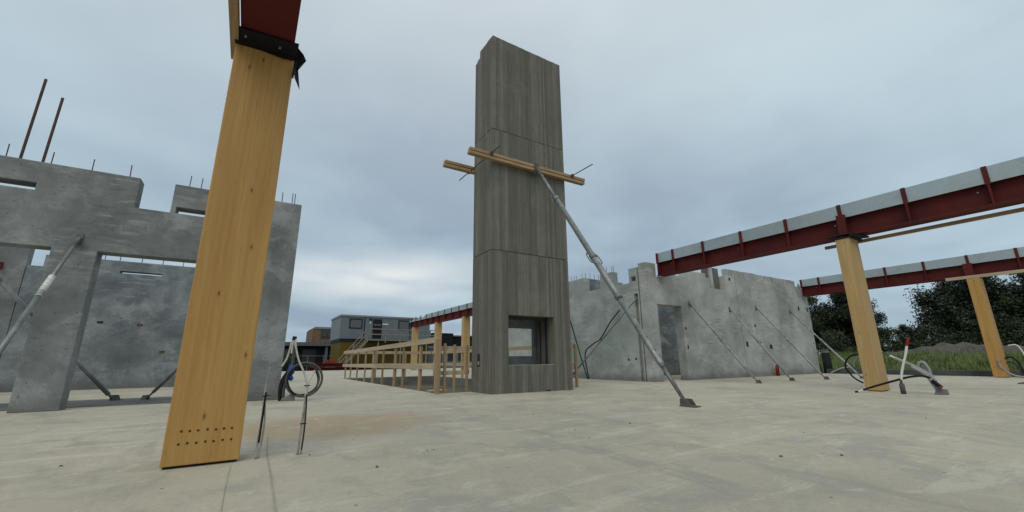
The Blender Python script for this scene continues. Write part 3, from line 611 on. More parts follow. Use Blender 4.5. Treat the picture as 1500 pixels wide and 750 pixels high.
# ================================================================ props
def prop(head, foot, r, label, mat='dark_tube', group='steel props bracing the walls', split=0.5, big=False, headn=None, foot_mat='dark_tube'):
    H, Fp = Vector(head), Vector(foot); d = (H-Fp); Ln = d.length; d.normalize(); P = lambda t: Fp + d*t*Ln
    t = thing('push_pull_prop', foot, label, 'prop', group)
    lo, hi = 0.06, 0.965
    flat = Vector((d.x, d.y, 0)).normalized(); side = flat.cross(Vector((0, 0, 1)))
    if big:
        MB().tube([P(.035), P(.07), P(.12)], [r*.55, r*.62, r*.62], 12).build('foot_screw', MAT['dark_tube'], t, smooth=True)
        MB().tube([P(.105), P(.118), P(.12), P(.345)], [r*.72, r*1.05, r, r], 16).build('lower_tube', MAT[mat], t, smooth=True)
        MB().tube([P(.335), P(.345), P(.35), P(.80)], [r*1.02, r*1.16, r*1.12, r*1.12], 16).build('outer_tube', MAT[mat], t, smooth=True)
        for q in (.335, .50, .80): MB().tube([P(q-.008), P(q+.008)], r*1.32, 14).build('collar', MAT[mat], t, smooth=True)
        MB().tube([P(.80), P(.965)], r*.72, 14).build('upper_tube', MAT[mat], t, smooth=True)
        n = d.cross(side).normalized()
        for q in (.15, .19, .255, .285, .315): MB().tube([P(q)-n*r*0.4, P(q)+n*(-r*1.04)], r*.2, 8).build('pin_hole', MAT['dark'], t)
        for q, s in ((.80, 1), (.80, -1), (.50, 1), (.50, -1)):
            c = P(q+.005); h = MB(); o = side*s
            h.tube(catmull([c+o*r*.9, c+o*r*2.7+d*.03, c+o*r*3.0-d*.16, c+o*r*1.1-d*.22], 5), .011, 6).build('handle', MAT['dark_tube'], t, smooth=True)
    else:
        MB().tube([P(lo), P(split)], r, 10).build('outer_tube', MAT[mat], t, smooth=True)
        MB().tube([P(split), P(hi)], r*.8, 10).build('inner_tube', MAT[mat], t, smooth=True)
        MB().tube([P(split-.012), P(split+.012)], r*1.3, 10).build('collar', MAT[mat], t, smooth=True)
    # foot: plate, two cheeks, pin
    k = max(1.0, r/.03); f = MB(); a = .06*k
    f.bar(Fp + flat*a*.9 + Vector((0, 0, .006*k)), Fp - flat*a*1.5 + Vector((0, 0, .006*k)), .08*k, .012*k); f.build('foot_plate', MAT[foot_mat], t)
    for s in (-1, 1):
        c = MB(); o = side*s*r*1.15
        b = [Fp+flat*a*.8+o+Vector((0, 0, .012*k)), Fp-flat*a*.9+o+Vector((0, 0, .012*k)), Fp-flat*a*.3+o+Vector((0, 0, (.085 if not big else .062)*k)), Fp+flat*a*.8+o+Vector((0, 0, (.085 if not big else .062)*k))]
        c.hexa([b[0]-side*.005*k, b[1]-side*.005*k, b[1]+side*.005*k, b[0]+side*.005*k], [b[3]-side*.005*k, b[2]-side*.005*k, b[2]+side*.005*k, b[3]+side*.005*k])
        c.build('foot_cheek', MAT[foot_mat], t)
    MB().tube([P(.0)+d*.055*k-side*r*1.5, P(.0)+d*.055*k+side*r*1.5], .009*k, 8).build('foot_pin', MAT[foot_mat], t)
    MB().tube([P(.0)+d*.05*k, P(.0)+d*.12*k+d*Ln*.03], r*.55, 8).build('foot_link', MAT[foot_mat], t)
    # head bracket against the wall
    n = Vector(headn) if headn else Vector((flat.x, flat.y, 0))
    up = Vector((0, 0, 1)); s2 = n.cross(up).normalized(); b = MB(); hp = H
    b.hexa([hp-s2*.035*k-up*.10*k-n*.004, hp+s2*.035*k-up*.10*k-n*.004, hp+s2*.035*k-up*.10*k+n*.012, hp-s2*.035*k-up*.10*k+n*.012],
           [hp-s2*.035*k+up*.07*k-n*.004, hp+s2*.035*k+up*.07*k-n*.004, hp+s2*.035*k+up*.07*k+n*.012, hp-s2*.035*k+up*.07*k+n*.012]); b.build('head_plate', MAT[foot_mat], t)
    MB().tube([P(hi-.01), H-n*.003], r*1.0, 8).build('head_fork', MAT[foot_mat], t)
    return t
prop((5.03, 6.945, 4.80), (5.05, 3.70, 0), .047, 'long grey steel prop leaning on the tower front, foot on the slab', 'tube', big=True, headn=(0, 1, 0), foot_mat='foot')
for (hx, hz, fx, fy, lab) in ((11.5, 2.27, 10.95, 5.92, 'thin prop on the pale wall just right of its doorway'), (13.65, 2.22, 12.75, 5.98, 'thin prop crossing the vertical joint in the pale wall'),
        (15.31, 2.37, 14.15, 5.72, 'thin prop on the pale wall, second from the wall end'), (17.73, 2.36, 15.4, 5.3, 'thin prop on the pale wall ending behind the nearer right post')):
    prop((hx, 7.985, hz), (fx, fy, 0), .029, lab, 'prop_tube', headn=(0, 1, 0))
prop((9.605, 8.40, 2.36), (7.75, 9.55, 0), .024, 'thin prop against the greenish wall right of the tower', headn=(1, 0, 0))
pa = prop((-2.31, 8.385, 2.43), (-2.40, 6.55, 0), .029, 'pale prop with a paper sleeve leaning on the dark left wall', 'tube', headn=(0, 1, 0), split=.62)
a, b = Vector((-2.40, 6.55, 0)), Vector((-2.31, 8.385, 2.43)); MB().tube([a.lerp(b, .60), a.lerp(b, .725)], .037, 12).build('paper_sleeve', MAT['label'], pa, smooth=True)
prop((-3.16, 8.695, 1.86), (-1.84, 10.05, 0), .034, 'thick prop behind the dark left wall, foot by the doorway', 'prop_tube', headn=(0, -1, 0))
prop((0.3, 8.695, 2.2), (-1.41, 9.86, 0), .028, 'prop behind the dark wall, leaning right behind the near post', 'prop_tube', headn=(0, -1, 0))
prop((-5.28, 14.735, 2.95), (-4.35, 12.0, 0), .03, 'dark prop with a red head on the rear wall', headn=(0, 1, 0), foot_mat='red')

# ================================================================ right-hand walls
def box_socket(parent, x, z, w=.09, h=.12, y=8.0):
    MB().box(x-w/2, x+w/2, y-.004, y+.03, z-h/2, z+h/2).build('socket_box', MAT['dark'], parent)
ra = thing('wall_panel', (11.9, 8.14, 0), 'pale grey precast wall with a doorway below the red beam end', 'wall')
us = [9.62, 10.0, 10.07, 10.46, 11.1, 11.22, 11.52, 12.53, 12.72, 13.68, 13.76, 13.86, 14.225]; zs = [0, 2.17, 2.86, 2.995, 3.12, 3.2, 3.34, 3.39]
def ra_solid(x, z):
    if z < 2.17 and 10.0 < x < 11.1: return False
    if z > 2.995 and 10.07 < x < 11.52:
        return z < 3.12 and x > 10.46
    if z > 3.34 and 11.52 < x < 12.53: return False
    if z > 3.20 and 12.53 < x < 12.72: return False
    if z > 2.86 and 12.72 < x < 13.68: return False
    return True
grid_wall(MB(), 'x', 8.0, 8.28, us, zs, ra_solid).build('wall_face', MAT['wall_right'], ra, bevel=.01)
for x, z, w, h in ((13.9, 3.27, .1, .1), (11.2, 1.5, .06, .08), (11.22, 0.95, .06, .12), (9.75, .62, .06, .06)): box_socket(ra, x, z, w, h)
rr = random.Random(9)
for x0, x1, mt in ((12.74, 13.06, 'pitwall'), (13.09, 13.25, 'wall_right'), (13.28, 13.66, 'pitwall')):
    MB().box(x0, x1, 8.19+(.04 if mt == 'pitwall' else 0), 8.275, 2.862, 3.66).build('rear_leaf_board', MAT[mt], ra, bevel=.006)
MB().box(11.24, 11.5, 8.4, 8.46, 2.9, 3.32).build('rear_leaf_board', MAT['wall_left'], ra)
rb_ = thing('wall_panel', (16.8, 8.14, 0), 'pale grey precast wall at the far right ending below the second beam', 'wall')
grid_wall(MB(), 'x', 8.0, 8.28, [14.255, 18.83, 19.32, 19.4], [0, 2.99, 3.41], lambda x, z: not (z > 2.99 and 18.83 < x < 19.32)).build('wall_face', MAT['wall_right'], rb_, bevel=.01)
x = 14.27; k = 0
while x < 18.78:
    wd = rr.choice((.24, .36, .40, .42, .30)); x2 = min(18.8, x+wd)
    MB().box(x, x2-.03, 8.09+rr.uniform(0, .02), 8.25, 3.411, 3.665+rr.uniform(-.006, .006)).build('rear_leaf_board', MAT['wall_right'], rb_, bevel=.006); x = x2; k += 1
for x0, x1 in ((13.90, 14.05), (14.08, 14.22)): MB().box(x0, x1, 8.09, 8.25, 3.391, 3.66).build('rear_leaf_board', MAT['wall_right'], ra, bevel=.006)
MB().box(14.27, 18.8, 8.252, 8.275, 3.411, 3.655).build('edge_backing', MAT['dark'], rb_)
for x, z, w, h in ((18.5, 2.51, .12, .16), (19.2, 2.50, .1, .15), (15.1, 1.72, .09, .08), (14.44, 1.07, .12, .17), (15.3, 1.1, .08, .12), (15.96, 1.0, .17, .15), (19.25, 1.15, .06, .06)): box_socket(rb_, x, z, w, h)
MB().box(14.30, 14.42, 7.9965, 8.02, 0.25, 0.95).build('patch_of_mortar', MAT['wall_right'], rb_, bevel=.01)
# return wall towards the back
rl = thing('wall_panel', (9.74, 11, 0), 'greenish grey return wall with a battlement top right of the tower', 'wall')
us = [8.33, 8.37, 8.40, 8.50, 8.58, 8.66, 9.0, 9.34, 9.87, 9.9, 10.66, 18.4]; zs = [0, 2.5, 2.86, 2.89, 3.03, 3.30, 3.34, 3.37]
def rl_solid(y, z):
    if z < 2.5 and 8.37 < y < 8.50: return False
    if y < 8.66: return not (z > 3.30) and not (2.89 < z < 3.03 and 8.40 < y < 8.58)
    if y < 9.34: return z < 2.86
    if y < 9.9: return z < 3.34
    if y < 10.66: return z < 2.86
    return True
grid_wall(MB(), 'y', 9.62, 9.87, us, zs, rl_solid).build('wall_face', MAT['wall_green'], rl, bevel=.012)
MB().box(9.74, 9.86, 8.375, 8.495, 0.0, 2.495).build('slot_back', MAT['wall_left'], rl)
MB().tube([(9.68, 8.43, 0.02), (9.68, 8.43, 2.3)], .022, 8).build('slot_pipe', MAT['conduit'], rl)
rebars(rl, [10.72, 10.9, 11.2, 11.33, 11.48, 11.8, 9.38, 9.45, 9.7], 'y', 9.74, 3.34, 0.22, .007)
for y, z in ((8.62, .62), (8.9, .6)): MB().box(9.614, 9.63, y-.03, y+.03, z-.03, z+.03).build('socket_box', MAT['dark'], rl)
# walls behind, seen through the notches and the doorway
ri = thing('wall_panel', (14.5, 10, 0), 'dark inner wall seen through the doorway and above the pale wall', 'wall')
grid_wall(MB(), 'x', 10.75, 11.0, [9.9, 11.6, 12.1, 14.0, 19.3], [0, 2.9, 3.38], lambda x, z: not (z > 2.9 and 11.6 < x < 12.1)).build('wall_face', MAT['wall_back'], ri, bevel=.006)
rebars(ri, [10.1, 10.3, 10.5, 10.75, 11.0, 11.3], 'x', 10.87, 3.38, 0.22, .007)

# ================================================================ guard rail round the pit
gd = thing('guard_rail', (3.2, 8, 0), 'sawn timber guard rail of posts and two rails round the floor pit', 'railing')
def post(x, y, wx, wy, z1, mat='plank_z', z0=0.0): MB().box(x-wx/2, x+wx/2, y-wy/2, y+wy/2, z0, z1+random.uniform(-.02, .01)).build('post', MAT[mat], gd, bevel=.003)
for y, w in ((17.15, .05), (16.2, .05), (15.15, .05), (14.05, .05), (13.05, .13), (12.0, .05), (10.85, .13), (10.2, .05), (9.0, .12)): post(3.25, y, .045, w, .96, z0=-.12)
post(3.205, 7.90, .11, .05, 1.045); post(3.262, 8.0, .04, .09, 1.04)
for x in (3.39, 3.60, 3.88, 6.30): post(x, 7.99, .045, .045, .95, z0=0.0 if x > 6 else -.1)
post(6.575, 7.72, .06, .045, .98)
for y in (9.6, 11.2, 12.8, 14.4, 16.0, 17.2): post(6.82, y, .045, .10, .96)
for x in (4.4, 5.6): post(x, 17.36, .10, .045, .96)
def railp(x0, x1, y0, y1, z0, z1, mat): MB().box(x0, x1, y0, y1, z0, z1).build('rail', MAT[mat], gd, bevel=.003)
for z in (.90, .42):
    w = MB(); dz = (.07 if z > .8 else .03)
    w.hexa([(3.20, 7.95, z+dz), (3.226, 7.95, z+dz), (3.226, 12.6, z+dz*.4), (3.20, 12.6, z+dz*.4)], [(3.20, 7.95, z+dz+.115), (3.226, 7.95, z+dz+.115), (3.226, 12.6, z+.11+dz*.4), (3.20, 12.6, z+.11+dz*.4)]); w.build('rail', MAT['rail_y'], gd, bevel=.003)
    w = MB(); w.hexa([(3.198, 12.61, z+dz*.4), (3.224, 12.61, z+dz*.4), (3.224, 17.5, z), (3.198, 17.5, z)], [(3.198, 12.61, z+.11+dz*.4), (3.224, 12.61, z+.11+dz*.4), (3.224, 17.5, z+.11), (3.198, 17.5, z+.11)]); w.build('rail', MAT['rail_y'], gd, bevel=.003)
    railp(3.29, 3.95, 8.016, 8.04, z-.08, z+.0, 'rail_x'); railp(5.95, 6.66, 7.75, 7.774, z-.02, z+.08, 'rail_x')
    railp(6.77, 6.796, 8.02, 17.4, z, z+.11, 'rail_y'); railp(3.3, 6.74, 17.39, 17.414, z, z+.11, 'rail_x')
for i, (x, y, w, d, h) in enumerate(((3.42, 8.35, .22, .1, .07), (5.2, 12.8, .6, .25, .05), (4.3, 9.6, .5, .12, .04))):
    tag(MB().hexa([(x-w/2, y-d/2, -.315), (x+w/2, y-d/2+.04, -.315), (x+w/2, y+d/2+.04, -.315), (x-w/2, y+d/2, -.315)], [(x-w/2, y-d/2, -.315+h), (x+w/2, y-d/2+.04, -.315+h), (x+w/2, y+d/2+.04, -.315+h), (x-w/2, y+d/2, -.315+h)]).build('timber_offcut', MAT['rail_x'], bevel=.004),
        ('short timber offcut in the pit beside the rail corner', 'long pale offcut lying mid way in the pit', 'thin offcut lying in the pit behind the tower')[i], 'offcut', 'timber offcuts in the pit')

# ================================================================ cables, hoses and small things on the slab
def hose(name, pts, r, mat, parent, n=8, seg=8): return MB().tube(catmull(pts, n), r, seg).build(name, MAT[mat], parent, smooth=True)
c1 = thing('conduit_bundle', (0.14, 3.44, 0), 'pair of thin dusty conduits standing up beside the near left post', 'conduit')
hose('conduit', [(0.135, 3.44, 0), (0.135, 3.44, .12), (0.142, 3.44, .25), (0.140, 3.44, .41), (0.142, 3.44, .47)], .007, 'conduit', c1)
hose('conduit', [(0.150, 3.445, 0), (0.158, 3.445, .12), (0.160, 3.44, .22), (0.150, 3.44, .34)], .0055, 'conduit', c1)
hose('cable', [(0.140, 3.43, .10), (0.143, 3.43, .25), (0.146, 3.432, .42)], .0065, 'black', c1)
hose('cable', [(0.143, 3.44, .40), (0.141, 3.44, .50), (0.15, 3.44, .59)], .005, 'grey_hose', c1)
MB().bar((.125, 3.428, .395), (.175, 3.428, .40), .006, .006).build('cable_tie', MAT['black'], c1)
c2 = thing('conduit_bundle', (0.39, 3.42, 0), 'cream cables tied to a conduit and looped up high, right of the near post', 'conduit')
hose('conduit', [(0.383, 3.42, 0), (0.385, 3.42, .15), (0.392, 3.42, .30), (0.394, 3.42, .46)], .0075, 'conduit', c2)
hose('conduit', [(0.403, 3.425, 0), (0.407, 3.425, .15), (0.402, 3.42, .30), (0.397, 3.42, .46)], .0065, 'conduit', c2)
hose('cable', [(0.403, 3.41, .03), (0.408, 3.412, .16), (0.405, 3.41, .30), (0.398, 3.41, .40)], .0045, 'black', c2)
hose('cable', [(0.392, 3.415, .38), (0.390, 3.415, .47), (0.365, 3.42, .55), (0.325, 3.42, .63), (0.300, 3.42, .71), (0.284, 3.42, .785), (0.270, 3.43, .775), (0.258, 3.43, .70), (0.245, 3.43, .64), (0.222, 3.43, .59)], .0065, 'cream_cable', c2)
hose('cable', [(0.399, 3.415, .38), (0.400, 3.415, .47), (0.425, 3.42, .53), (0.437, 3.42, .56)], .0065, 'cream_cable', c2)
hose('cable', [(0.295, 3.425, .72), (0.279, 3.425, .775), (0.274, 3.43, .73), (0.272, 3.43, .68)], .006, 'cream_cable', c2)
MB().tube([(0.279, 3.425, .775), (0.283, 3.425, .80)], .014, 8).build('cable_knot', MAT['black'], c2)
for z in (.20, .455): MB().ring((.396, 3.42, z), (0, 0.05, 1), .019, .0035, 16, 5).build('cable_tie', MAT['black'], c2)
# upright hose bundle and coil by the wall end
c3 = thing('hose_coil', (0.75, 8.05, 0), 'coiled grey hose and taped black conduits at the end of the dark wall', 'hose')
MB().ring((.875, 8.0, .335), (0.12, 1, 0.0), .27, .019, 56, 8).build('coil', MAT['olive'], c3, smooth=True)
MB().ring((.855, 8.05, .325), (0.3, 1, 0.05), .255, .014, 56, 8, wob=.02).build('coil', MAT['olive'], c3, smooth=True)
MB().ring((.86, 8.02, .33), (-0.25, 1, 0.0), .245, .014, 56, 8, wob=.03).build('coil', MAT['black'], c3, smooth=True)
hose('conduit', [(.56, 8.12, 0), (.55, 8.12, .18), (.60, 8.12, .38), (.66, 8.12, .55), (.675, 8.12, .72), (.668, 8.12, .92)], .026, 'black', c3)
hose('conduit', [(.60, 8.09, 0), (.595, 8.09, .2), (.64, 8.08, .42), (.675, 8.1, .6), (.67, 8.11, .86)], .022, 'olive', c3)
hose('conduit', [(.55, 8.15, 0), (.535, 8.15, .2), (.56, 8.15, .35), (.64, 8.14, .5)], .02, 'black', c3)
MB().tube([(.645, 8.10, .40), (.665, 8.10, .46), (.672, 8.10, .52), (.68, 8.1, .575)], [.045, .062, .055, .04], 7).build('tape', MAT['bluetape'], c3)
MB().tube([(.70, 8.06, .33), (.66, 8.07, .37), (.64, 8.09, .41)], [.03, .05, .03], 6).build('tape', MAT['bluetape'], c3)
tag(MB().hexa([(.56, 8.05, 0), (.77, 8.03, 0), (.77, 8.2, 0), (.56, 8.2, 0)], [(.58, 8.07, .05), (.76, 8.05, .12), (.75, 8.18, .12), (.60, 8.18, .045)]).build('concrete_wedge', MAT['wall_left'], bevel=.01), 'small broken concrete wedge at the foot of the dark wall end', 'concrete block')
# right foreground: flexible conduits out of the slab
c4 = thing('conduit_bundle', (9.87, 2.36, 0), 'grey conduit bundle bending out of the slab right of the nearer right post', 'conduit')
MB().hexa([(9.80, 2.29, 0), (9.96, 2.29, 0), (9.96, 2.44, 0), (9.80, 2.44, 0)], [(9.82, 2.295, .085), (9.94, 2.295, .085), (9.94, 2.41, .10), (9.82, 2.41, .10)]).build('floor_box', MAT['wall_left'], c4, bevel=.008)
hose('conduit', [(9.86, 2.37, .02), (9.87, 2.41, .16), (9.87, 2.46, .31), (9.87, 2.60, .43), (9.87, 2.76, .53), (9.87, 2.86, .59)], [.030]*41, 'grey_hose', c4)
hose('conduit', [(9.84, 2.38, .03), (9.85, 2.44, .18), (9.84, 2.50, .32), (9.84, 2.66, .445)], .027, 'grey_hose', c4)
hose('conduit', [(9.88, 2.40, .2), (9.88, 2.44, .30), (9.88, 2.455, .42), (9.88, 2.50, .515), (9.88, 2.56, .50), (9.88, 2.58, .41), (9.88, 2.53, .32)], .024, 'grey_hose', c4)
hose('conduit', [(9.90, 2.42, .25), (9.90, 2.49, .36), (9.90, 2.50, .46), (9.90, 2.54, .44)], .018, 'grey_hose', c4)
hose('cable', [(9.87, 2.83, .575), (9.87, 2.89, .615), (9.87, 2.925, .635)], .014, 'white_hose', c4)
hose('cable', [(9.87, 2.92, .632), (9.87, 2.96, .66), (9.87, 3.0, .675)], .011, 'rebar', c4)
hose('sleeve', [(9.80, 2.43, .22), (9.80, 2.38, .17), (9.80, 2.33, .115)], .032, 'black', c4)
MB().tube([(9.775, 2.35, .13), (9.775, 2.325, .105)], .02, 8).build('sleeve_end', MAT['redcap'], c4)
c5 = thing('loose_pipe', (9.4, 3.0, 0), 'black flexible pipe arching low across the foot of the nearer right post', 'pipe')
hose('pipe', [(9.36, 3.25, .05), (9.5, 3.10, .12), (9.58, 2.86, .21), (9.62, 2.67, .275), (9.68, 2.52, .30), (9.78, 2.44, .27)], .018, 'black', c5)
hose('pipe_end', [(9.33, 3.32, .018), (9.345, 3.285, .032), (9.36, 3.25, .05)], .014, 'white_hose', c5)
hose('pipe_tip', [(9.31, 3.36, .012), (9.33, 3.315, .02)], .016, 'black', c5)
c6 = thing('stub_pipe', (9.59, 2.77, 0), 'white upright pipe with a red tip rising from a grey floor stub', 'pipe')
MB().tube([(9.59, 2.77, 0), (9.59, 2.77, .17)], .036, 16).build('stub', MAT['kerb'], c6, smooth=True)
MB().tube([(9.59, 2.77, .171), (9.59, 2.77, .23)], .018, 12).build('rebar_collar', MAT['rebar'], c6)
hose('pipe', [(9.59, 2.76, .23), (9.59, 2.73, .36), (9.585, 2.675, .52), (9.59, 2.625, .66), (9.59, 2.585, .80)], .0185, 'white_hose', c6)
hose('cap', [(9.59, 2.585, .795), (9.588, 2.565, .86), (9.586, 2.54, .93)], .022, 'redcap', c6)
c7 = thing('cable_coil', (11.2, 3.95, 0), 'loop of black cable standing behind the nearer right post', 'cable')
hose('loop', [(11.2, 3.86, .08), (11.2, 3.97, .15), (11.2, 4.06, .26), (11.2, 4.12, .40), (11.2, 4.09, .53), (11.2, 4.0, .63), (11.2, 3.86, .67), (11.2, 3.7, .62), (11.2, 3.62, .45), (11.2, 3.66, .2), (11.2, 3.7, .015)], .017, 'black', c7)
hose('loop', [(11.24, 3.98, .40), (11.24, 3.97, .5), (11.24, 3.91, .58), (11.24, 3.82, .63), (11.24, 3.7, .58), (11.24, 3.64, .4), (11.24, 3.66, .015)], .02, 'grey_hose', c7)
c8 = thing('cable_coil', (18.9, 2.8, 0), 'grey hose and black cable loops right of the far right post', 'cable')
hose('loop', [(18.58, 3.06, .50), (18.6, 3.075, .40), (18.6, 3.05, .28), (18.65, 2.97, .16), (18.65, 2.86, .07), (18.7, 2.7, .025), (18.8, 2.4, .025)], .026, 'grey_hose', c8)
hose('loop', [(19.0, 3.02, .03), (18.95, 3.06, .30), (18.9, 3.0, .5), (18.9, 2.88, .575), (18.9, 2.77, .47), (18.9, 2.70, .20), (18.9, 2.68, .02)], .022, 'black', c8)
hose('loop', [(18.96, 2.98, .42), (18.96, 2.87, .43), (18.96, 2.77, .25), (18.96, 2.73, .02)], .024, 'olive', c8)
hose('cable', [(18.9, 2.85, .90), (18.9, 2.72, .92), (18.9, 2.65, .86), (18.9, 2.60, .68), (18.9, 2.57, .4), (18.9, 2.55, .02)], .016, 'white_hose', c8)
# cables on the return wall
c9 = thing('wall_cable', (9.3, 10.3, 0), 'black cables hanging down in front of the greenish wall right of the tower', 'cable')
hose('cable', [(9.5, 11.48, 2.25), (9.5, 11.36, 1.95), (9.48, 11.15, 1.45), (9.45, 10.85, .75), (9.4, 10.5, .02)], .018, 'black', c9)
hose('cable', [(9.55, 9.05, 2.08), (9.5, 9.45, 1.72), (9.45, 9.85, 1.25), (9.4, 10.1, 1.12), (9.38, 10.45, .92), (9.36, 10.52, .68), (9.32, 10.42, .35), (9.28, 10.30, .02)], .019, 'black', c9)
# strings on the slab
for k, (pts, lab) in enumerate((([(0.24, 4.4, .004), (0.205, 3.5, .004), (0.20, 3.0, .004), (0.185, 2.1, .004), (0.17, 1.0, .004)], 'thin dark wire lying on the slab right of the near post'), ([(0.0, 3.3, .003), (-0.01, 2.6, .003), (-0.01, 1.2, .003)], 'faint thin string on the slab in front of the near post'))):
    tag(MB().tube(catmull(pts, 6), .0028 if k == 0 else .0013, 5).build('wire', MAT['conduit']), lab, 'wire')
# chips of stone on the slab
rs = random.Random(21); chips = [(1.17, 3.02), (1.22, 3.03), (2.9, 4.2), (2.6, 3.1), (2.45, 2.75), (3.3, 3.1), (0.75, 2.75), (5.2, 3.6), (6.5, 4.6), (6.0, 1.6), (4.1, 1.9), (3.0, 1.55), (3.35, 1.35), (-0.9, 3.9), (0.45, 3.36)]
for k, (x, y) in enumerate(chips):
    r = rs.uniform(.006, .014); mm = MB(); a0 = rs.uniform(0, 6)
    P = [(x+r*math.cos(a0+t)*rs.uniform(.7, 1.2), y+r*math.sin(a0+t)*rs.uniform(.7, 1.2)) for t in (0, 1.25, 2.5, 3.77, 5.0)]
    mm.v = [(p[0], p[1], 0.0005) for p in P] + [(x+(p[0]-x)*.6, y+(p[1]-y)*.6, r*rs.uniform(.5, .9)) for p in P]
    mm.f = [(0, 1, 2, 3, 4), (9, 8, 7, 6, 5)] + [(i, (i+1) % 5, 5+(i+1) % 5, 5+i) for i in range(5)]
    tag(mm.build('stone_chip', MAT['strip']), 'tiny dark stone chip lying loose on the concrete slab', 'stone chip', 'stone chips scattered on the slab')
# flat batten far right, extinguisher, barrel
tag(MB().box(14.7, 17.2, 2.15, 2.24, .002, .024).build('batten', MAT['strip'], bevel=.002), 'dark thin batten lying flat on the slab at the right edge', 'batten')
ex = thing('fire_extinguisher', (15.85, 7.86, 0), 'small red extinguisher canister at the foot of the pale wall', 'extinguisher')
MB().tube([(15.85, 7.86, 0), (15.85, 7.86, .27), (15.85, 7.86, .31), (15.85, 7.86, .33)], [.06, .06, .045, .02], 14).build('cylinder', MAT['redcap'], ex, smooth=True)
MB().box(15.83, 15.87, 7.82, 7.9, .33, .365).build('valve', MAT['dark'], ex); hose('hose', [(15.85, 7.82, .345), (15.8, 7.79, .28), (15.8, 7.79, .16)], .01, 'black', ex)
bn = thing('barrel_roll', (19.7, 7.85, -.3), 'dark membrane roll standing at the end of the pale wall', 'roll')
MB().tube([(19.72, 7.85, -.32), (19.72, 7.85, .78)], .15, 18).build('roll', MAT['black'], bn, smooth=True)
MB().tube([(19.72, 7.85, .79), (19.72, 7.85, .87), (19.72, 7.85, .92)], [.13, .14, .10], 18).build('cap', MAT['kerb'], bn, smooth=True)
MB().tube([(19.72, 7.85, .80), (19.72, 7.85, .83)], .155, 18).build('strap', MAT['grey_hose'], bn, smooth=True)
pl = thing('slanted_pipe', (19.3, 7.3, 0), 'short grey pipe leaning on the upstand beside the wall end', 'pipe'); hose('pipe', [(19.3, 7.62, .02), (19.36, 7.45, .12), (19.45, 7.25, .21), (19.5, 7.0, .24)], .03, 'grey_hose', pl)

# ================================================================ background buildings
MAT['cabin_grey'] = mat_simple('cabin_grey_panel', (0.15, 0.172, 0.188), 0.5, 0.1, 0.08, 1.0)
MAT['cabin_trim'] = mat_simple('cabin_trim', (0.24, 0.26, 0.27), 0.5, 0.2, 0.1)
MAT['mustard'] = mat_simple('mustard_panel', (0.105, 0.072, 0.006), 0.6, 0, 0.12, 0.8)
MAT['navy'] = mat_simple('dark_trim', (0.012, 0.014, 0.018), 0.6, 0, 0.2)
MAT['glass'] = (lambda n: (n.col((0.035, 0.04, 0.045)), n.m)[1])(NT('window_glass', 0.08))
MAT['blind'] = mat_simple('window_blind', (0.11, 0.12, 0.125), 0.7, 0, 0.1)
MAT['pale_timber'] = mat_simple('weathered_timber', (0.22, 0.205, 0.18), 0.8, 0, 0.15)
MAT['white'] = mat_simple('white_board', (0.62, 0.64, 0.65), 0.6, 0, 0.08)
MAT['brick'] = mat_simple('far_brick', (0.165, 0.105, 0.062), 0.9, 0, 0.2, 1.5)
MAT['brick_dark'] = mat_simple('far_dark_brick', (0.075, 0.062, 0.052), 0.9, 0, 0.2, 1.5)
MAT['roof'] = mat_simple('roof_fascia', (0.10, 0.115, 0.13), 0.6, 0, 0.1)
MAT['facade_dark'] = mat_simple('dark_facade', (0.010, 0.011, 0.013), 0.9, 0, 0.3)
MAT['far_grey'] = mat_simple('grey_facade', (0.15, 0.16, 0.165), 0.7, 0, 0.1)
cb = thing('site_cabin', (13.2, 50, -.4), 'two storey site cabin, grey above and mustard below, with outside stairs', 'cabin')
CY = 48.0
MB().box(8.2, 18.3, CY, CY+6, 3.02, 5.4).build('upper_module', MAT['cabin_grey'], cb)
MB().box(8.12, 18.38, CY-.08, CY+6.1, 5.401, 5.58).build('roof_edge', MAT['cabin_trim'], cb)
MB().box(8.25, 18.3, CY+.05, CY+5.95, 2.72, 3.018).build('floor_beam', MAT['navy'], cb)
MB().box(8.35, 18.25, CY+.12, CY+5.9, -.45, 2.718).build('lower_module', MAT['mustard'], cb)
for x in (10.70, 15.88): MB().box(x-.05, x+.05, CY-.03, CY+.0, 3.03, 5.4).build('module_joint', MAT['navy'], cb)
for x0, x1 in ((9.09, 10.47), (14.47, 15.80)):
    f = MB(); z0, z1 = 4.12, 5.2
    f.box(x0, x0+.1, CY-.05, CY-.001, z0, z1); f.box(x1-.1, x1, CY-.05, CY-.001, z0, z1); f.box(x0+.1, x1-.1, CY-.05, CY-.001, z0, z0+.1); f.box(x0+.1, x1-.1, CY-.05, CY-.001, z1-.1, z1)
    fo = f.build('window', MAT['navy'], cb); MB().box(x0+.1, x1-.1, CY-.02, CY-.003, z0+.1, z1-.1).build('pane', MAT['blind'], fo)
d = MB().box(11.6, 12.6, CY-.04, CY-.001, 3.1, 5.22).build('door', MAT['navy'], cb); MB().box(11.7, 12.5, CY-.05, CY-.041, 3.2, 4.15).build('door_panel', MAT['facade_dark'], d); MB().box(11.7, 12.5, CY-.05, CY-.041, 4.55, 4.62).build('door_bar', MAT['cabin_trim'], d)
MB().box(12.66, 13.3, CY-.03, CY-.001, 4.62, 4.76).build('sign_board', MAT['white'], cb); MB().box(11.25, 11.42, CY-.03, CY-.001, 4.7, 4.95).build('notice', MAT['white'], cb)
MB().box(11.2, 11.45, CY-.2, CY-.001, 5.1, 5.25).build('wall_lamp', MAT['navy'], cb)
st = thing('cabin_stairs', (10.7, 46.8, -.4), 'grey timber stairs and landing with handrails on the site cabin front', 'stairs')
MB().box(10.72, 18.3, 46.55, CY-.06, 2.80, 2.93).build('landing', MAT['pale_timber'], st)
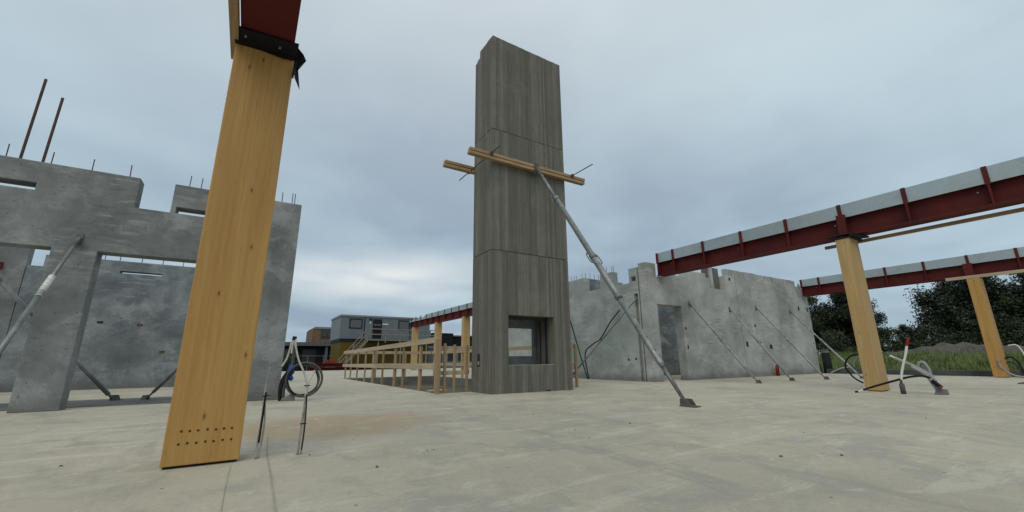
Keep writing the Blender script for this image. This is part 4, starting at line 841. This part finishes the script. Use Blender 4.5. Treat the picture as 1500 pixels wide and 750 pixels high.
for x in (10.78, 12.7, 14.3, 16.0, 17.8): MB().box(x-.06, x+.06, 46.47, 46.545, 2.6, 4.05).build('baluster', MAT['pale_timber'], st)
for z in (3.98, 3.40): MB().box(10.72, 18.3, 46.40, 46.465, z, z+.1).build('handrail', MAT['pale_timber'], st)
for x in (12.0, 14.5, 17.5): MB().box(x-.06, x+.06, 46.7, 46.82, -.45, 2.79).build('leg', MAT['pale_timber'], st)
for k in range(13):
    t = (k+.5)/13; MB().box(10.7-2.6*t-.14, 10.7-2.6*t+.14, 46.62, 47.5, 2.8-3.15*t, 2.85-3.15*t).build('step', MAT['pale_timber'], st)
for y in (46.56, 47.56): MB().bar((10.7, y, 2.72), (8.05, y, -.42), .06, .22).build('stringer', MAT['pale_timber'], st)
for dz in (1.15, .65): MB().bar((10.7, 46.48, 2.85+dz), (8.05, 46.48, -.35+dz), .06, .09).build('handrail', MAT['pale_timber'], st)
for x, z in ((10.65, 2.75), (9.4, 1.25), (8.15, -.4)): MB().box(x-.05, x+.05, 46.44, 46.52, z, z+1.2).build('baluster', MAT['pale_timber'], st)
lb = thing('low_building', (6, 63, -.46), 'long low dark building with a flat grey roof edge behind the hose coil', 'building')
MB().box(-12, 11.5, 60, 70, -.46, 2.6).build('wall', MAT['facade_dark'], lb); MB().box(-12.3, 11.8, 59.3, 70.3, 2.601, 3.05).build('roof', MAT['roof'], lb)
MB().box(8.6, 8.9, 59.5, 59.98, -.46, 2.6).build('column', MAT['roof'], lb); MB().box(5.0, 5.2, 59.5, 59.98, -.46, 2.6).build('column', MAT['roof'], lb)
for x in (3.0, 6.0, 9.2): MB().box(x, x+1.6, 59.94, 59.995, 0.3, 2.2).build('window', MAT['glass'], lb)
bb = thing('brick_building', (14, 95, -.46), 'brown brick building with small square windows rising behind the low roof', 'building')
MB().box(10.4, 26, 90, 100, -.46, 6.9).build('wall', MAT['brick'], bb); MB().hexa([(10.45, 89.9, 6.901), (26.1, 89.9, 6.901), (26.1, 100, 6.901), (10.45, 100, 6.901)], [(10.8, 90.2, 7.3), (25.8, 90.2, 7.3), (25.8, 99.7, 7.3), (10.8, 99.7, 7.3)]).build('roof', MAT['roof'], bb)
MB().box(11.9, 26, 89.95, 89.999, 5.0, 6.89).build('upper_band', MAT['brick_dark'], bb)
for x in (12.1, 13.3, 14.65, 16.0):
    w = MB().box(x, x+.75, 89.85, 89.949, 5.6, 6.25).build('window', MAT['glass'], bb); MB().box(x-.06, x+.81, 89.80, 89.849, 5.5, 5.58).build('sill', MAT['roof'], w)
db = thing('dark_building', (28, 64, -.46), 'black clad building with a stepped roof between the far posts and tower', 'building')
MB().box(23.4, 26.75, 60, 70, -.46, 4.7).build('wall', MAT['facade_dark'], db); MB().box(26.751, 40, 60.3, 70, -.46, 4.35).build('wall', MAT['facade_dark'], db)
MB().box(26.8, 40, 60.1, 60.29, 4.2, 4.42).build('roof_edge', MAT['roof'], db)
gb = thing('grey_building', (21.5, 51, -.46), 'light grey low building with a dark doorway right of the site cabin', 'building')
MB().box(18.5, 30, 49, 55, -.46, 2.1).build('wall', MAT['far_grey'], gb); MB().box(18.4, 30.1, 48.9, 55.1, 2.101, 2.36).build('roof', MAT['cabin_trim'], gb)
MB().box(19.7, 20.35, 48.95, 48.999, -.4, 1.75).build('door', MAT['facade_dark'], gb); MB().box(19.5, 20.2, 49.2, 50.5, 2.361, 3.5).build('roof_vent', MAT['far_grey'], gb)
for x in (21.2, 22.6, 24.0): MB().box(x, x+1.0, 48.95, 48.999, .6, 1.6).build('window', MAT['glass'], gb)
# red steel stacked beyond the slab
for k, (x0, x1, y, z, lab) in enumerate(((4.0, 8.4, 34.6, .0, 'bottom red steel section in the stack beyond the slab'), (4.1, 8.3, 34.9, .29, 'top red steel section of the stack beyond the slab'), (5.2, 9.0, 36.4, .0, 'red steel section lying behind the stack'))):
    t = thing('stacked_steel', ((x0+x1)/2, y, z-.06), lab, 'steel section', 'red steel stacked beyond the slab')
    zz = z-.06; MB().box(x0, x1, y-.15, y+.15, zz, zz+.03).build('flange', MAT['red'], t); MB().box(x0, x1, y-.02, y+.02, zz+.031, zz+.249).build('web', MAT['red'], t); MB().box(x0, x1, y-.15, y+.15, zz+.25, zz+.28).build('flange', MAT['red'], t)
    if z == 0:
        for x in (x0+.4, x1-.4): MB().box(x-.05, x+.05, y-.3, y+.3, -.46, -.061).build('bearer', MAT['plank_z'], t)
for i, x in enumerate((5.35, 5.75)):
    t = thing('site_barrier', (x, 35.7, -.46), ('red and white barrier left of the steel stack', 'red and white barrier right of its twin behind the steel')[i], 'barrier', 'red and white barriers')
    MB().hexa([(x-.2, 35.5, -.46), (x+.2, 35.5, -.46), (x+.2, 35.9, -.46), (x-.2, 35.9, -.46)], [(x-.12, 35.6, .75), (x+.12, 35.6, .75), (x+.12, 35.8, .75), (x-.12, 35.8, .75)]).build('body', MAT['redcap'], t, bevel=.02); MB().box(x-.17, x+.17, 35.5, 35.52, .1, .3).build('white_band', MAT['white'], t)
fe = thing('site_fence', (5, 52, -.46), 'thin grey mesh fence in front of the low dark building', 'fence')
for k in range(7): MB().box(1+k*1.6-.02, 1+k*1.6+.02, 51.98, 52.02, -.46, 1.3).build('fence_post', MAT['cabin_trim'], fe)
for z in (.2, 1.25): MB().box(.9, 10.7, 51.985, 52.015, z, z+.03).build('fence_rail', MAT['cabin_trim'], fe)

# ================================================================ trees and shrubs
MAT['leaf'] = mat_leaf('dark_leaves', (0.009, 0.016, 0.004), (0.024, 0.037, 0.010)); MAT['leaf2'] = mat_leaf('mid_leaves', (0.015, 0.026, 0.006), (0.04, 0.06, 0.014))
MAT['bark'] = mat_simple('bark', (0.055, 0.045, 0.036), 0.9, 0, 0.3, 8, bump=0.6)
def tree_meshes(seed, h, rad, nleaf, leaf, base=0.06):
    r = random.Random(seed); tr = MB(); tips = []
    tr.tube([(0, 0, -.3), (r.uniform(-.1, .1), r.uniform(-.1, .1), h*.35), (r.uniform(-.25, .25), r.uniform(-.25, .25), h*.72), (r.uniform(-.3, .3), r.uniform(-.3, .3), h*.95)], [h*.022, h*.017, h*.009, .012], 7)
    for k in range(30):
        z0 = h*r.uniform(.10, .85); a = r.uniform(0, 6.283); prof = math.sin(math.pi*min(1, (z0/h)*.80+.22))**.6
        ln = rad*prof*r.uniform(.55, 1.12); p0 = Vector((0, 0, z0)); p2 = p0 + Vector((math.cos(a)*ln, math.sin(a)*ln, h*r.uniform(.03, .22))); p1 = p0.lerp(p2, .5) + Vector((0, 0, h*.035))
        tr.tube([p0, p1, p2], [h*.008, h*.005, .008], 5)
        for q in (0.35, .55, .75, .9, 1.0): tips.append((p0.lerp(p2, q) + Vector((r.gauss(0, .12), r.gauss(0, .12), r.gauss(0, .12)))*rad*.35, r.uniform(.16, .34)*rad))
    for k in range(6): tips.append((Vector((r.gauss(0, .12)*rad, r.gauss(0, .12)*rad, h*r.uniform(.86, 1.0))), .16*rad))
    cr = MB(); v, f = cr.v, cr.f; 
    for k in range(nleaf):
        c, s = r.choice(tips); d = Vector((r.gauss(0, 1), r.gauss(0, 1), r.gauss(0, 1))); d.normalize(); p = c + d*s*(r.random()**.6)
        if p.z < base*h: continue
        n = Vector((r.gauss(0, 1), r.gauss(0, 1), r.gauss(.4, .8))).normalized(); u = n.orthogonal().normalized(); a = r.uniform(0, 6.28); u = u*math.cos(a)+n.cross(u)*math.sin(a); w = n.cross(u)
        l = leaf*r.uniform(.6, 1.3); i = len(v); v += [tuple(p-u*l), tuple(p+w*l*.45), tuple(p+u*l), tuple(p-w*l*.45)]; f.append((i, i+1, i+2, i+3))
    return tr, cr
protos = {}
def tree(key, loc, s, rz, label, cat='tree', group='trees beyond the grass bank', name='leafy_tree'):
    t = thing(name, loc, label, cat, group); t.rotation_euler = (0, 0, rz); t.scale = (s, s, s)
    if key not in protos:
        seed, h, rad, nl, lf, mt = TK[key]; tr, cr = tree_meshes(seed, h, rad, nl, lf, 0.02 if name != 'leafy_tree' else .05)
        out = []
        for nm, mb, ma in (('trunk', tr, MAT['bark']), ('crown', cr, MAT[mt])):
            me = bpy.data.meshes.new(nm); me.from_pydata([tuple(x) for x in mb.v], [], mb.f); me.materials.append(ma); me.update(); out.append((nm, me))
        protos[key] = out
    for nm, me in protos[key]:
        o = bpy.data.objects.new(nm, me); col.objects.link(o); o.parent = t
    return t
TK = {'a': (1, 5.6, 2.5, 24000, .095, 'leaf'), 'b': (2, 5.2, 2.3, 22000, .09, 'leaf'), 'c': (4, 5.9, 2.3, 21000, .09, 'leaf2'), 'd': (6, 4.6, 2.6, 24000, .09, 'leaf'), 's': (8, 1.5, 1.0, 3500, .06, 'leaf2')}
tl = [('c', 34, 14.8, .80, 'tree rising just right of the pale wall end, leftmost of the row'), ('a', 35, 12.6, .80, 'tree seen between the pale wall and the nearer right post'),
      ('b', 36, 11.9, .68, 'tree right behind the nearer right post, thin edge against the sky'), ('d', 37, 7.1, .92, 'broad dark tree right of the gap of sky'),
      ('a', 36, 5.9, .82, 'dark tree under the second beam left of the far right post'), ('b', 36, 4.7, .66, 'tree behind the far right post'), ('c', 35, 3.6, .74, 'tree at the right edge with a loose top'),
      ('d', 40, 14.4, .85, 'darker tree filling the row behind the wall end'), ('b', 41, 10.8, .42, 'low tree deep behind the gap of sky'), ('d', 41, 5.8, .84, 'tree in the second row behind the far right post'),
      ('d', 40, 2.6, .84, 'tree in the second row at the right edge'), ('d', 40, 14.0, .74, 'second row tree behind the nearer right post'), ('a', 41, 7.6, .78, 'second row tree right of the gap of sky'),
      ('d', 43, 16.5, .85, 'tree mostly hidden by the pale wall end'), ('b', 40, 4.2, .8, 'second row tree left of the view edge'), ('d', 44, 11.4, .42, 'low far tree closing the gap of sky'), ('d', 44, 6.8, .9, 'third row tree under the second beam')]
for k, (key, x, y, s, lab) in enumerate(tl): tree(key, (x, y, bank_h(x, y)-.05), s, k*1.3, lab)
for k, (x, y, s, lab) in enumerate(((29.5, 11.2, 1.0, 'low bush at the foot of the trees beside the pale wall'), (30.5, 9.2, 1.1, 'low bush under the trees behind the nearer right post'), (31, 7.4, 1.0, 'low bush left of the soil heap'), (31.5, 5.4, 1.15, 'low bush behind the middle of the soil heap'), (31, 3.4, 1.1, 'low bush behind the soil heap by the far right post'),
        (20.4, 8.6, .42, 'small weed bush beside the dark membrane roll'))):
    tree('s', (x, y, bank_h(x, y)-.05), s, k*.9, lab, 'bush', 'low bushes beyond the bank', 'low_bush')
for k, (x, y, s, lab) in enumerate(((1.2, 44, 1.3, 'green bush by the low building, behind the hose bundle'), (3.4, 47, 1.1, 'green bush behind the coiled hose'), (32, 58, 2.0, 'bush in front of the black clad building'))):
    tree('s', (x, y, -.5), s, k*.9, lab, 'bush', 'bushes by the far buildings', 'low_bush')
